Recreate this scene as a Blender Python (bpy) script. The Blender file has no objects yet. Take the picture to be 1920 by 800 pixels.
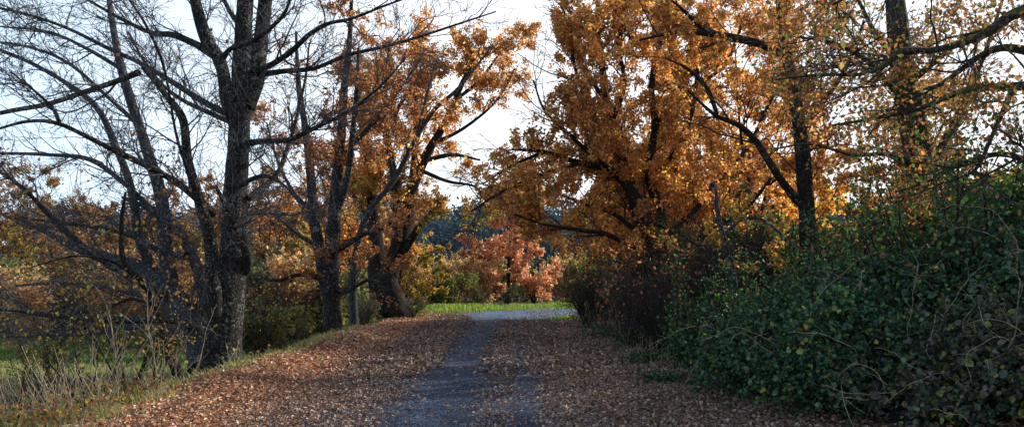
import bpy, math, random
import numpy as np

random.seed(7)
RNG = np.random.default_rng(11)
scene = bpy.context.scene
col = scene.collection
F = 1507.0      # focal length in photo pixels
HZ = 520.0      # horizon row
CH = 1.6        # eye height

SUN_AZ = math.radians(58)    # from +Y towards +X
SUN_EL = math.radians(26)


def P(px, py, d):
    return np.array([(px - 960) / F * d, d, CH - (py - HZ) / F * d])


# ------------------------------------------------------------------ noise
_ph = np.random.default_rng(3)
_NK = _ph.normal(size=(3, 10, 3))
_NP = _ph.uniform(0, 6.28, size=(3, 10))


def snoise(p, f=1.0, ch=0):
    """smooth pseudo noise, about -1..1"""
    p = np.asarray(p, float) * f
    a = p @ _NK[ch].T + _NP[ch]
    b = (p * 2.1) @ _NK[(ch + 1) % 3].T + _NP[(ch + 2) % 3]
    return (np.sin(a).sum(-1) / 10 * 1.6 + np.sin(b).sum(-1) / 10 * .8)


def nrm(v):
    return v / (np.linalg.norm(v, axis=-1, keepdims=True) + 1e-9)


def sstep(x, a, b):
    t = np.clip((x - a) / (b - a), 0, 1)
    return t * t * (3 - 2 * t)


# ------------------------------------------------------------------ road + terrain
ROAD = np.array([(-.55, -12), (-.55, 0), (-.55, 14), (-.6, 24), (-.5, 30), (.4, 35), (3.2, 38.2), (8, 40), (16, 41), (30, 41), (60, 40)], float)


def spline(pts, n):
    pts = np.asarray(pts, float)
    q = np.vstack([2 * pts[0] - pts[1], pts, 2 * pts[-1] - pts[-2]])
    seg = len(pts) - 1
    u = np.linspace(0, seg, n)
    i = np.minimum(u.astype(int), seg - 1)
    t = (u - i)[:, None]
    a, b, c, d = q[i], q[i + 1], q[i + 2], q[i + 3]
    return .5 * ((2 * b) + (c - a) * t + (2 * a - 5 * b + 4 * c - d) * t ** 2 + (3 * b - a - 3 * c + d) * t ** 3)


ROADC = spline(ROAD, 400)


def road_dist(x, y):
    x = np.asarray(x, float).ravel(); y = np.asarray(y, float).ravel()
    out = np.full(x.shape, 99.)
    m = (y > -20) & (y < 60) & (x > -20) & (x < 70)
    if m.any():
        c = ROADC[::2]
        d = np.sqrt((x[m, None] - c[None, :, 0]) ** 2 + (y[m, None] - c[None, :, 1]) ** 2)
        out[m] = d.min(1)
    return out


def H(x, y):
    x = np.asarray(x, float); y = np.asarray(y, float)
    sh = x.shape
    x = x.ravel(); y = y.ravel()
    near = sstep(y, 62, 40)
    h = -1.05 * sstep(-x, 4.3, 8.5) * sstep(y, 42, 30)
    h += .75 * sstep(x, 2.8, 8) * near
    h += -.35 * sstep(y, 48, 75)
    h += 8.5 * sstep(y, 88, 185)
    p = np.stack([x, y, 0 * x], 1)
    rd = road_dist(x, y)
    off = sstep(rd, 2.2, 4)
    h += off * (.07 * snoise(p, .9) + .12 * snoise(p, .22, 1) + .02 * snoise(p, 4, 2))
    h += .25 * snoise(p, .03, 1) * sstep(y, 60, 120) * 4
    # small raised lip of soil where the verge meets the bank
    h += .10 * np.exp(-((x + 4.1) / .55) ** 2) * sstep(y, 32, 25)
    return h.reshape(sh)


# ------------------------------------------------------------------ mesh building
class MB:
    def __init__(s):
        s.v = []; s.f = []; s.c = []; s.n = 0

    def add(s, v, faces, color=None):
        """v [n,3]; faces: list of int arrays [m,k]"""
        v = np.asarray(v, np.float32)
        for f in faces:
            s.f.append(np.asarray(f, np.int32) + s.n)
        s.v.append(v)
        if color is None:
            color = np.ones((len(v), 3), np.float32)
        s.c.append(np.broadcast_to(np.asarray(color, np.float32), (len(v), 3)))
        s.n += len(v)

    def build(s, name, mat, parent=None, origin=(0, 0, 0), smooth=False):
        me = bpy.data.meshes.new(name)
        if s.n:
            v = np.concatenate(s.v) - np.asarray(origin, np.float32)
            me.vertices.add(len(v)); me.vertices.foreach_set('co', v.ravel())
            li = np.concatenate([f.ravel() for f in s.f])
            tot = np.concatenate([np.full(len(f), f.shape[1], np.int32) for f in s.f])
            st = np.concatenate([[0], np.cumsum(tot)[:-1]]).astype(np.int32)
            me.loops.add(len(li)); me.loops.foreach_set('vertex_index', li.astype(np.int32))
            me.polygons.add(len(tot))
            me.polygons.foreach_set('loop_start', st)
            me.polygons.foreach_set('loop_total', tot)
            me.update(calc_edges=True)
            a = me.color_attributes.new('Col', 'FLOAT_COLOR', 'POINT')
            c = np.concatenate(s.c)
            c4 = np.concatenate([c, np.ones((len(c), 1), np.float32)], 1)
            a.data.foreach_set('color', c4.ravel())
            if smooth:
                me.polygons.foreach_set('use_smooth', np.ones(len(tot), bool))
        me.materials.append(mat)
        o = bpy.data.objects.new(name, me)
        col.objects.link(o)
        if parent is not None:
            o.parent = parent
        else:
            o.location = origin
        return o


def tubes(mb, PT, RD, sides=4, color=None, rough=0.0):
    """PT [N,K,3], RD [N,K]"""
    if len(PT) == 0:
        return
    N, K, _ = PT.shape
    T = nrm(np.gradient(PT, axis=1))
    ref = RNG.normal(size=(N, 1, 3))
    m = nrm(PT[:, -1:] - PT[:, :1])
    ref = nrm(ref - (ref * m).sum(-1, keepdims=True) * m)
    U = nrm(np.cross(T, np.broadcast_to(ref, T.shape)))
    V = np.cross(T, U)
    a = np.arange(sides) / sides * 2 * np.pi
    ring = U[:, :, None] * np.cos(a)[None, None, :, None] + V[:, :, None] * np.sin(a)[None, None, :, None]
    R = RD[:, :, None, None]
    if rough:
        q = PT[:, :, None] + ring * R
        R = R * (1 + rough * (snoise(q * np.array([1, 1, .35]), 5, 1) + .5 * snoise(q * np.array([1, 1, .5]), 13, 2))[..., None])
    v = (PT[:, :, None] + ring * R).reshape(-1, 3)
    n = np.arange(N)[:, None, None] * K * sides
    k = np.arange(K - 1)[None, :, None] * sides
    s0 = np.arange(sides)[None, None, :]
    s1 = (s0 + 1) % sides
    f = np.stack([n + k + s0, n + k + s1, n + k + sides + s1, n + k + sides + s0], -1).reshape(-1, 4)
    c = None
    if color is not None:
        c = np.broadcast_to(np.asarray(color, float), (N, 3)) if np.ndim(color) == 1 else color
        c = np.repeat(c, K * sides, 0)
    mb.add(v, [f], c)


def limb(spec, d0, n=30, wob=.0):
    """spec: (px, py, depth offset, width px) -> PT [n,3], RD [n]"""
    pts = []
    for px, py, dd, w in spec:
        d = d0 + dd
        p = P(px, py, d)
        pts.append([*p, w / F * d / 2])
    s = spline(pts, n)
    if wob:
        L = np.linalg.norm(s[-1, :3] - s[0, :3])
        t = np.linspace(0, 1, n)
        env = np.minimum(1, t * 6)[:, None]
        s[:, :3] += env * wob * np.stack([snoise(s[:, :3], 1.6, 0), snoise(s[:, :3], 1.6, 1), snoise(s[:, :3], 1.6, 2)], 1)
    return s[:, :3], np.maximum(s[:, 3], .003)


def grow(PT, RD, dens, L, ang=(35, 65), up=.1, bend=.03, wig=.18, K=6, tmin=.15, rfac=.6, rlen=.013, rmin=.002, flat=.7, tpow=.45):
    N, K0, _ = PT.shape
    seg = np.linalg.norm(np.diff(PT, axis=1), axis=-1)
    ln = seg.sum(1)
    cnt = RNG.poisson(dens * ln * (1 - tmin))
    idx = np.repeat(np.arange(N), cnt)
    M = len(idx)
    if M == 0:
        return np.zeros((0, K, 3)), np.zeros((0, K))
    t = tmin + (1 - tmin) * RNG.random(M) ** .85
    u = t * (K0 - 1); i = np.minimum(u.astype(int), K0 - 2); w = (u - i)[:, None]
    pos = PT[idx, i] * (1 - w) + PT[idx, i + 1] * w
    T = nrm(PT[idx, i + 1] - PT[idx, i])
    pr = RD[idx, i] * (1 - w[:, 0]) + RD[idx, i + 1] * w[:, 0]
    r = RNG.normal(size=(M, 3)); r[:, 2] *= flat
    r = nrm(r - (r * T).sum(-1, keepdims=True) * T)
    a = np.radians(RNG.uniform(ang[0], ang[1], M))[:, None]
    D = np.cos(a) * T + np.sin(a) * r
    D[:, 2] += up
    D = nrm(D)
    length = L * RNG.uniform(.45, 1.3, M) * (1 - tpow * t) * np.minimum(1, ln[idx] / (1.1 * L) + .15)
    ds = (length / (K - 1))[:, None]
    out = np.zeros((M, K, 3)); out[:, 0] = pos
    d = D
    for k in range(1, K):
        out[:, k] = out[:, k - 1] + d * ds
        d = d + wig * RNG.normal(size=(M, 3)); d[:, 2] += bend
        d = nrm(d)
    r0 = np.maximum(np.minimum(rfac * pr, rlen * length + rmin), rmin)
    tt = np.linspace(0, 1, K)
    rad = r0[:, None] * (1 - tt) + np.minimum(rmin, r0)[:, None] * tt
    return out, rad


# leaf outlines, length 1 along +x, (left half with midrib at y=0)
LOBED = [(0, .0), (.22, .10), (.30, .26), (.42, .13), (.55, .36), (.67, .17), (.80, .27), (.88, .10), (1, 0)]
PLAIN = [(0, .0), (.30, .30), (.72, .26), (1, 0)]
ROUND = [(0, .0), (.12, .30), (.45, .42), (.8, .26), (1, 0)]


def leaf_template(kind, fold):
    n = len(kind)
    v = []
    for x, y in kind:
        v.append((x - .0, y, fold * y - .12 * x * x))
    for x, y in kind[1:-1]:
        v.append((x, -y, fold * y - .12 * x * x))
    v = np.array(v)
    a = np.arange(n)
    b = np.concatenate([[0], np.arange(n, n + n - 2), [n - 1]])[::-1]
    return v, a[::-1].copy(), b[::-1].copy()[::1][::-1][::-1]


def leaves(mb, pos, size, cols, kind=PLAIN, nd=None, tilt=1.0, fold=.35, droop=0.0):
    """pos [M,3]; nd: preferred normal [M,3] or None; tilt: randomness"""
    M = len(pos)
    if M == 0:
        return
    v, fa, fb = leaf_template(kind, fold)
    if nd is None:
        nz = RNG.normal(size=(M, 3)); nz[:, 2] = nz[:, 2] * .8 + .35
    else:
        nz = nd + tilt * RNG.normal(size=(M, 3))
    nz = nrm(nz)
    x = RNG.normal(size=(M, 3)); x[:, 2] -= droop
    x = nrm(x - (x * nz).sum(-1, keepdims=True) * nz)
    y = np.cross(nz, x)
    s = (size * RNG.uniform(.65, 1.25, M))[:, None, None]
    V = pos[:, None] + s * (v[None, :, 0:1] * x[:, None] + v[None, :, 1:2] * y[:, None] + v[None, :, 2:3] * nz[:, None] * RNG.uniform(.2, 1.6, (M, 1, 1)))
    k = len(v)
    off = (np.arange(M) * k)[:, None]
    mb.add(V.reshape(-1, 3), [off + fa[None], off + fb[None]], np.repeat(cols, k, 0))


def palette(M, pal, w=None, jit=.18, pos=None):
    pal = np.array(pal, float)
    w = np.ones(len(pal)) if w is None else np.array(w, float)
    i = RNG.choice(len(pal), M, p=w / w.sum())
    c = pal[i] * np.exp(jit * RNG.normal(size=(M, 1))) * np.exp(.05 * RNG.normal(size=(M, 3)))
    if pos is not None:
        c = c * (1 + .25 * snoise(pos, .7, 2))[:, None]
    return np.clip(c, .003, .95)


ORANGE = [(.68, .34, .12), (.60, .28, .14), (.42, .19, .11), (.76, .48, .13), (.22, .12, .07), (.90, .70, .16), (.40, .36, .09)]
WO = [4.5, 3.5, 3.5, 2.5, 2.5, .9, .9]
BROWN = [(.30, .13, .06), (.22, .10, .055), (.38, .17, .07), (.16, .09, .05), (.45, .22, .08)]
OLIVE = [(.26, .23, .055), (.34, .28, .06), (.20, .20, .05), (.45, .30, .06), (.50, .36, .07), (.16, .17, .05)]
PINK = [(.70, .36, .25), (.58, .27, .19), (.76, .50, .36), (.44, .21, .16), (.64, .45, .30)]
TAN = [(.42, .30, .17), (.35, .24, .14), (.50, .36, .20), (.30, .25, .12)]
GREEN = [(.030, .095, .045), (.024, .075, .042), (.045, .12, .05), (.06, .14, .05), (.02, .055, .032)]
IVY = [(.05, .13, .04), (.09, .19, .05), (.14, .24, .05), (.04, .09, .035)]


def sample_on(PT, M, t0=.25, jit=.05):
    N, K, _ = PT.shape
    w = np.linalg.norm(PT[:, -1] - PT[:, 0], axis=-1) + .02
    i = RNG.choice(N, M, p=w / w.sum())
    t = (t0 + (1 - t0) * RNG.random(M)) * (K - 1)
    k = np.minimum(t.astype(int), K - 2); f = (t - k)[:, None]
    return PT[i, k] * (1 - f) + PT[i, k + 1] * f + jit * RNG.normal(size=(M, 3))


def clump(pos, f=.9, thr=-.25, soft=.5, ch=0):
    n = snoise(pos, f, ch)
    keep = RNG.random(len(pos)) < sstep(n, thr - soft / 2, thr + soft / 2)
    return pos[keep]


# ------------------------------------------------------------------ materials
def newmat(name):
    m = bpy.data.materials.new(name); m.use_nodes = True
    nt = m.node_tree; nt.nodes.clear()
    return m, nt, nt.nodes, nt.links


def N_(nodes, t, **kw):
    n = nodes.new(t)
    for k, v in kw.items():
        setattr(n, k, v)
    return n


def leaf_mat(name, trans=.5, gloss=.06, rough=.45, warm=(1.15, 1.0, .7)):
    m, nt, nd, lk = newmat(name)
    out = N_(nd, 'ShaderNodeOutputMaterial')
    at = N_(nd, 'ShaderNodeAttribute', attribute_name='Col')
    # mottled colour within the leaf mass
    tc = N_(nd, 'ShaderNodeTexCoord')
    nz = N_(nd, 'ShaderNodeTexNoise'); nz.inputs['Scale'].default_value = 30
    lk.new(tc.outputs['Object'], nz.inputs['Vector'])
    mr = N_(nd, 'ShaderNodeMapRange'); mr.inputs[1].default_value = .3; mr.inputs[2].default_value = .7
    mr.inputs[3].default_value = .75; mr.inputs[4].default_value = 1.2
    lk.new(nz.outputs['Fac'], mr.inputs[0])
    mul = N_(nd, 'ShaderNodeVectorMath', operation='SCALE')
    lk.new(at.outputs['Color'], mul.inputs[0]); lk.new(mr.outputs[0], mul.inputs['Scale'])
    df = N_(nd, 'ShaderNodeBsdfDiffuse'); lk.new(mul.outputs[0], df.inputs['Color'])
    tr = N_(nd, 'ShaderNodeBsdfTranslucent')
    wm = N_(nd, 'ShaderNodeVectorMath', operation='MULTIPLY'); wm.inputs[1].default_value = warm
    lk.new(mul.outputs[0], wm.inputs[0]); lk.new(wm.outputs[0], tr.inputs['Color'])
    mx = N_(nd, 'ShaderNodeMixShader'); mx.inputs[0].default_value = trans
    lk.new(df.outputs[0], mx.inputs[1]); lk.new(tr.outputs[0], mx.inputs[2])
    gl = N_(nd, 'ShaderNodeBsdfGlossy'); gl.inputs['Roughness'].default_value = rough
    gl.inputs['Color'].default_value = (.8, .8, .8, 1)
    m2 = N_(nd, 'ShaderNodeMixShader'); m2.inputs[0].default_value = gloss
    lk.new(mx.outputs[0], m2.inputs[1]); lk.new(gl.outputs[0], m2.inputs[2])
    lk.new(m2.outputs[0], out.inputs[0])
    return m


def bark_mat(name, dark, light, lichen=0.0, lich_col=(.34, .36, .30), moss=0.0, scale=1.0, bump=.6):
    m, nt, nd, lk = newmat(name)
    out = N_(nd, 'ShaderNodeOutputMaterial')
    bs = N_(nd, 'ShaderNodeBsdfPrincipled'); bs.inputs['Roughness'].default_value = .9
    bs.inputs['Specular IOR Level'].default_value = .2
    tc = N_(nd, 'ShaderNodeTexCoord')
    mp = N_(nd, 'ShaderNodeMapping'); mp.inputs['Scale'].default_value = (1 * scale, 1 * scale, .28 * scale)
    lk.new(tc.outputs['Object'], mp.inputs[0])
    n1 = N_(nd, 'ShaderNodeTexNoise'); n1.inputs['Scale'].default_value = 22; n1.inputs['Detail'].default_value = 6
    n1.inputs['Roughness'].default_value = .7
    lk.new(mp.outputs[0], n1.inputs['Vector'])
    vo = N_(nd, 'ShaderNodeTexVoronoi', feature='DISTANCE_TO_EDGE'); vo.inputs['Scale'].default_value = 26
    ad = N_(nd, 'ShaderNodeVectorMath', operation='ADD')
    sc = N_(nd, 'ShaderNodeVectorMath', operation='SCALE'); sc.inputs['Scale'].default_value = .08
    lk.new(n1.outputs['Color'], sc.inputs[0]); lk.new(sc.outputs[0], ad.inputs[0]); lk.new(mp.outputs[0], ad.inputs[1])
    lk.new(ad.outputs[0], vo.inputs['Vector'])
    cr = N_(nd, 'ShaderNodeMapRange'); cr.inputs[1].default_value = 0; cr.inputs[2].default_value = .22
    lk.new(vo.outputs['Distance'], cr.inputs[0])
    mlt = N_(nd, 'ShaderNodeMath', operation='MULTIPLY'); lk.new(cr.outputs[0], mlt.inputs[0]); lk.new(n1.outputs['Fac'], mlt.inputs[1])
    mixc = N_(nd, 'ShaderNodeMix', data_type='RGBA')
    mixc.inputs[6].default_value = (*dark, 1); mixc.inputs[7].default_value = (*light, 1)
    mr = N_(nd, 'ShaderNodeMapRange'); mr.inputs[1].default_value = .1; mr.inputs[2].default_value = .6
    lk.new(mlt.outputs[0], mr.inputs[0]); lk.new(mr.outputs[0], mixc.inputs[0])
    last = mixc.outputs[2]
    for amt, c, s, ch in ((lichen, lich_col, 14, 0), (lichen * .8, tuple(x * 1.25 for x in lich_col), 34, 5), (moss, (.07, .10, .025), 5, 9)):
        if amt <= 0:
            continue
        m2 = N_(nd, 'ShaderNodeMapping'); m2.inputs['Location'].default_value = (ch, ch * 2, ch)
        lk.new(tc.outputs['Object'], m2.inputs[0])
        nn = N_(nd, 'ShaderNodeTexNoise'); nn.inputs['Scale'].default_value = s; nn.inputs['Detail'].default_value = 4
        lk.new(m2.outputs[0], nn.inputs['Vector'])
        r = N_(nd, 'ShaderNodeMapRange'); th = .68 - .2 * amt
        r.inputs[1].default_value = th; r.inputs[2].default_value = th + .05
        big = N_(nd, 'ShaderNodeTexNoise'); big.inputs['Scale'].default_value = 2.3; big.inputs['Detail'].default_value = 3
        lk.new(m2.outputs[0], big.inputs['Vector'])
        sm = N_(nd, 'ShaderNodeMath', operation='MULTIPLY_ADD'); sm.inputs[1].default_value = .55; lk.new(big.outputs['Fac'], sm.inputs[0])
        of = N_(nd, 'ShaderNodeMath', operation='SUBTRACT'); of.inputs[1].default_value = .27; lk.new(nn.outputs['Fac'], of.inputs[0]); lk.new(of.outputs[0], sm.inputs[2])
        lk.new(sm.outputs[0], r.inputs[0])
        mm = N_(nd, 'ShaderNodeMix', data_type='RGBA'); lk.new(r.outputs[0], mm.inputs[0])
        lk.new(last, mm.inputs[6]); mm.inputs[7].default_value = (*c, 1); last = mm.outputs[2]
    at = N_(nd, 'ShaderNodeAttribute', attribute_name='Col')
    fm = N_(nd, 'ShaderNodeMix', data_type='RGBA', blend_type='MULTIPLY'); fm.inputs[0].default_value = 1
    lk.new(last, fm.inputs[6]); lk.new(at.outputs['Color'], fm.inputs[7])
    lk.new(fm.outputs[2], bs.inputs['Base Color'])
    bp = N_(nd, 'ShaderNodeBump'); bp.inputs['Strength'].default_value = bump; bp.inputs['Distance'].default_value = .03
    lk.new(mlt.outputs[0], bp.inputs['Height']); lk.new(bp.outputs[0], bs.inputs['Normal'])
    lk.new(bs.outputs[0], out.inputs[0])
    return m


def col_mat(name, rough=.9, detail=20., amp=.5, bump=.3, bscale=60.):
    """vertex colour modulated by two noises"""
    m, nt, nd, lk = newmat(name)
    out = N_(nd, 'ShaderNodeOutputMaterial')
    bs = N_(nd, 'ShaderNodeBsdfPrincipled'); bs.inputs['Roughness'].default_value = rough
    bs.inputs['Specular IOR Level'].default_value = .15
    tc = N_(nd, 'ShaderNodeTexCoord')
    at = N_(nd, 'ShaderNodeAttribute', attribute_name='Col')
    n1 = N_(nd, 'ShaderNodeTexNoise'); n1.inputs['Scale'].default_value = detail; n1.inputs['Detail'].default_value = 5
    n1.inputs['Roughness'].default_value = .75
    lk.new(tc.outputs['Object'], n1.inputs['Vector'])
    mr = N_(nd, 'ShaderNodeMapRange'); mr.inputs[1].default_value = .3; mr.inputs[2].default_value = .7
    mr.inputs[3].default_value = 1 - amp; mr.inputs[4].default_value = 1 + amp
    lk.new(n1.outputs['Fac'], mr.inputs[0])
    mul = N_(nd, 'ShaderNodeVectorMath', operation='SCALE')
    lk.new(at.outputs['Color'], mul.inputs[0]); lk.new(mr.outputs[0], mul.inputs['Scale'])
    lk.new(mul.outputs[0], bs.inputs['Base Color'])
    n2 = N_(nd, 'ShaderNodeTexNoise'); n2.inputs['Scale'].default_value = bscale; n2.inputs['Detail'].default_value = 3
    lk.new(tc.outputs['Object'], n2.inputs['Vector'])
    bp = N_(nd, 'ShaderNodeBump'); bp.inputs['Strength'].default_value = bump; bp.inputs['Distance'].default_value = .03
    lk.new(n2.outputs['Fac'], bp.inputs['Height']); lk.new(bp.outputs[0], bs.inputs['Normal'])
    lk.new(bs.outputs[0], out.inputs[0])
    return m


def road_mat():
    m, nt, nd, lk = newmat('gravel_asphalt')
    out = N_(nd, 'ShaderNodeOutputMaterial')
    bs = N_(nd, 'ShaderNodeBsdfPrincipled'); bs.inputs['Roughness'].default_value = .8; bs.inputs['Specular IOR Level'].default_value = .15
    tc = N_(nd, 'ShaderNodeTexCoord')
    vo = N_(nd, 'ShaderNodeTexVoronoi'); vo.inputs['Scale'].default_value = 55
    lk.new(tc.outputs['Object'], vo.inputs['Vector'])
    rgb = N_(nd, 'ShaderNodeValToRGB')
    e = rgb.color_ramp.elements
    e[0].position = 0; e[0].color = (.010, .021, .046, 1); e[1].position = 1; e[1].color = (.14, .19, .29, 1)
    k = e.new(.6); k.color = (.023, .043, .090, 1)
    sep = N_(nd, 'ShaderNodeSeparateColor'); lk.new(vo.outputs['Color'], sep.inputs[0]); lk.new(sep.outputs[0], rgb.inputs[0])
    n = N_(nd, 'ShaderNodeTexNoise'); n.inputs['Scale'].default_value = 1.3; n.inputs['Detail'].default_value = 6
    lk.new(tc.outputs['Object'], n.inputs['Vector'])
    at = N_(nd, 'ShaderNodeAttribute', attribute_name='Col')
    mr = N_(nd, 'ShaderNodeMapRange'); mr.inputs[1].default_value = .3; mr.inputs[2].default_value = .7; mr.inputs[3].default_value = .75; mr.inputs[4].default_value = 1.3
    lk.new(n.outputs['Fac'], mr.inputs[0])
    sc = N_(nd, 'ShaderNodeVectorMath', operation='SCALE'); lk.new(rgb.outputs[0], sc.inputs[0]); lk.new(mr.outputs[0], sc.inputs['Scale'])
    mm = N_(nd, 'ShaderNodeVectorMath', operation='MULTIPLY'); lk.new(sc.outputs[0], mm.inputs[0]); lk.new(at.outputs['Color'], mm.inputs[1])
    lk.new(mm.outputs[0], bs.inputs['Base Color'])
    bp = N_(nd, 'ShaderNodeBump'); bp.inputs['Strength'].default_value = .8; bp.inputs['Distance'].default_value = .015
    lk.new(vo.outputs['Distance'], bp.inputs['Height']); lk.new(bp.outputs[0], bs.inputs['Normal'])
    lk.new(bs.outputs[0], out.inputs[0])
    return m


M_LEAF = leaf_mat('autumn_leaf', .68, .03, .5, (1.42, 1.32, .9))
M_BROWNLEAF = leaf_mat('dry_leaf', .35, .04, .6, (1.2, 1.0, .8))
M_LITTER = leaf_mat('fallen_leaf', .12, .08, .5, (1.1, 1, .8))
M_BRAMBLE = leaf_mat('bramble_leaf', .25, .04, .45, (1.0, 1.25, .5))
M_GRASS = leaf_mat('grass_blade', .4, .04, .5, (1.0, 1.2, .5))
M_FARWOOD = leaf_mat('far_wood_haze', .15, .0, .5, (1, 1, 1))
B_LICHEN = bark_mat('bark_lichen', (.008, .008, .008), (.050, .048, .047), lichen=.34, lich_col=(.15, .165, .155))
B_GREY = bark_mat('bark_grey', (.020, .023, .028), (.105, .115, .13), lichen=.18, lich_col=(.22, .23, .22))
B_DARK = bark_mat('bark_dark', (.008, .007, .007), (.040, .034, .030), lichen=.12, lich_col=(.1,.105,.09))
B_MOSS = bark_mat('bark_mossy', (.022, .020, .016), (.085, .078, .062), lichen=.25, lich_col=(.13, .14, .11), moss=.6)
B_TWIG = bark_mat('twig_bark', (.024, .021, .020), (.085, .072, .066), bump=.1)
B_TWIGG = bark_mat('twig_bark_grey', (.036, .040, .048), (.125, .135, .155), bump=.1)
B_STRAW = bark_mat('dry_stem', (.25, .20, .14), (.54, .45, .34), bump=.1)
M_GROUND = col_mat('ground_soil', .95, 9, .5, .6, 30)
M_ROAD = road_mat()
M_SHADE_SHELL = col_mat('dark_filler', 1., 6, .5, .8, 12)


# ------------------------------------------------------------------ object helpers
def tag(o, label=None, cat=None, group=None, kind=None):
    if label: o['label'] = label
    if cat: o['category'] = cat
    if group: o['group'] = group
    if kind: o['kind'] = kind
    return o


def empty(name, loc, rz=0):
    o = bpy.data.objects.new(name, None); col.objects.link(o)
    o.location = [float(a) for a in loc]; o.rotation_euler = (0, 0, rz); o.empty_display_size = .3
    return o


def copy_tree(o, loc, rz, s, label, group=None, cat=None):
    r = o.copy(); col.objects.link(r)
    r.location = [float(a) for a in loc]; r.rotation_euler = (0, 0, rz); r.scale = (s, s, s) if np.isscalar(s) else s
    tag(r, label, cat, group)
    for ch in list(o.children):
        c = ch.copy(); col.objects.link(c); c.parent = r
    return r


def ground(x, y):
    return float(H(np.array([x]), np.array([y]))[0])


# ------------------------------------------------------------------ GROUND
def axis(lo, hi, fine_lo, fine_hi, step, g=1.13):
    a = list(np.arange(fine_lo, fine_hi + 1e-6, step))
    s = step
    while a[-1] < hi:
        s *= g; a.append(a[-1] + s)
    s = step
    while a[0] > lo:
        s *= g; a.insert(0, a[0] - s)
    return np.array(a)


def ground_color(x, y):
    p = np.stack([x, y, 0 * x], 1)
    litter = np.array([.10, .06, .042]); soil = np.array([.055, .042, .03]); green = np.array([.07, .12, .03]); hay = np.array([.17, .145, .11])
    wood = np.array([.05, .09, .11])  # blue distance haze put into the hillside colour
    c = np.tile(litter, (len(x), 1)) * (1 + .2 * snoise(p, 1.2)[:, None])

    def mix(c, t, w):
        w = np.clip(w, 0, 1)[:, None]
        return c * (1 - w) + t * w
    c = mix(c, soil, sstep(x, 2.8, 4.5))
    field = sstep(-x, 4.6, 6.2)
    c = mix(c, soil * 1.4, field)
    c = mix(c, hay * .95, field * sstep(y, 8, 11) * sstep(snoise(p, .6, 1), -.7, .2))
    c = mix(c, green, field * sstep(y, 22, 26) * sstep(snoise(p, .3, 2), -1.1, -.2))
    c = mix(c, np.array([.30, .31, .13]), .8 * field * sstep(y, 21.3, 22.2) * sstep(y, 25.2, 23.8))  # bright band: sunlit field stripe put into the ground colour
    far = sstep(y, 37, 40)
    c = mix(c, green * 1.1, far * sstep(y, 60, 50))
    c = mix(c, soil * 1.2, sstep(y, 49, 53))
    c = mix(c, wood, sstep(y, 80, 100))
    rd = road_dist(x, y)
    c = mix(c, green, sstep(y, 28, 31) * sstep(rd, 4.5, 3.) * sstep(y, 50, 48))
    return c


xs = axis(-500, 500, -16, 12, .25)
ys = axis(-60, 700, 4, 50, .25)
gx, gy = np.meshgrid(xs, ys)
gz = H(gx, gy)
rdg = road_dist(gx, gy).reshape(gx.shape)
nx, ny = len(xs), len(ys)
ii = (np.arange(ny - 1)[:, None] * nx + np.arange(nx - 1)[None]).ravel()
mb = MB()
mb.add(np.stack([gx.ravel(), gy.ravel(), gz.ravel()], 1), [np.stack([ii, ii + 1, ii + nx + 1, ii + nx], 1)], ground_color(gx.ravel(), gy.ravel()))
tag(mb.build('ground', M_GROUND, smooth=True), kind='structure')

# road ribbon
c = spline(ROAD, 500)
t = nrm(np.gradient(c, axis=0)); nrml = np.stack([t[:, 1], -t[:, 0]], 1)
W = 12
offs = np.linspace(-1.75, 1.55, W)
edge = 1 + .0 * c[:, 0]
wsc = 1 + .75 * sstep(c[:, 1], 28, 38)
V = c[:, None] + nrml[:, None] * (offs[None, :] * wsc[:, None])[..., None]
# ragged edges
jit = .16 * snoise(np.concatenate([V.reshape(-1, 2), np.zeros((V.size // 2, 1))], 1), 1.7).reshape(V.shape[:2])
V += nrml[:, None] * (jit * (np.abs(offs) > 1.4)[None])[..., None]
k = (np.arange(499)[:, None] * W + np.arange(W - 1)[None]).ravel()
z = np.full(V.shape[:2], .006) + .012 * (1 - (offs / 1.8) ** 2)[None]
road_sun = (1 + 1.7 * sstep(V[..., 1], 29, 35)).reshape(-1, 1) * np.array([[1, .94, .86]])  # paler towards the bend, standing in for stronger sun on the gravel
mb = MB(); mb.add(np.concatenate([V, z[..., None]], 2).reshape(-1, 3), [np.stack([k, k + 1, k + W + 1, k + W], 1)], road_sun)
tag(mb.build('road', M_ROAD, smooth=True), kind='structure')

# ------------------------------------------------------------------ FALLEN LEAVES
def litter_density(x, y):
    p = np.stack([x, y, 0 * x], 1)
    n = snoise(p, .8); n2 = snoise(p, 2.6, 1)
    cx = 0.03 * np.sin(y * .35)
    trackL = np.exp(-((x + .96 + cx) / (.64 + .14 * n)) ** 4)
    trackR = .97 * np.exp(-((x - .15 + cx) / (.34 + .10 * n2)) ** 2) * sstep(n2, -1.1, .0)
    d = 1 - .965 * trackL - .93 * trackR
    d = d * sstep(x, -5.5 + .4 * n, -4.2 + .4 * n)
    d = d * (1 - .75 * sstep(x, 2.6, 3.3))
    d = d * (1 - .93 * sstep(y + .6 * n - 4 * sstep(-x, 1.2, 2.2), 27, 31))
    n3 = snoise(p, 6.5, 2)
    d = d * np.clip(.62 + .30 * n2 + .34 * n3 + .2 * n, .05, 1)
    return np.clip(d, 0, 1)


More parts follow.
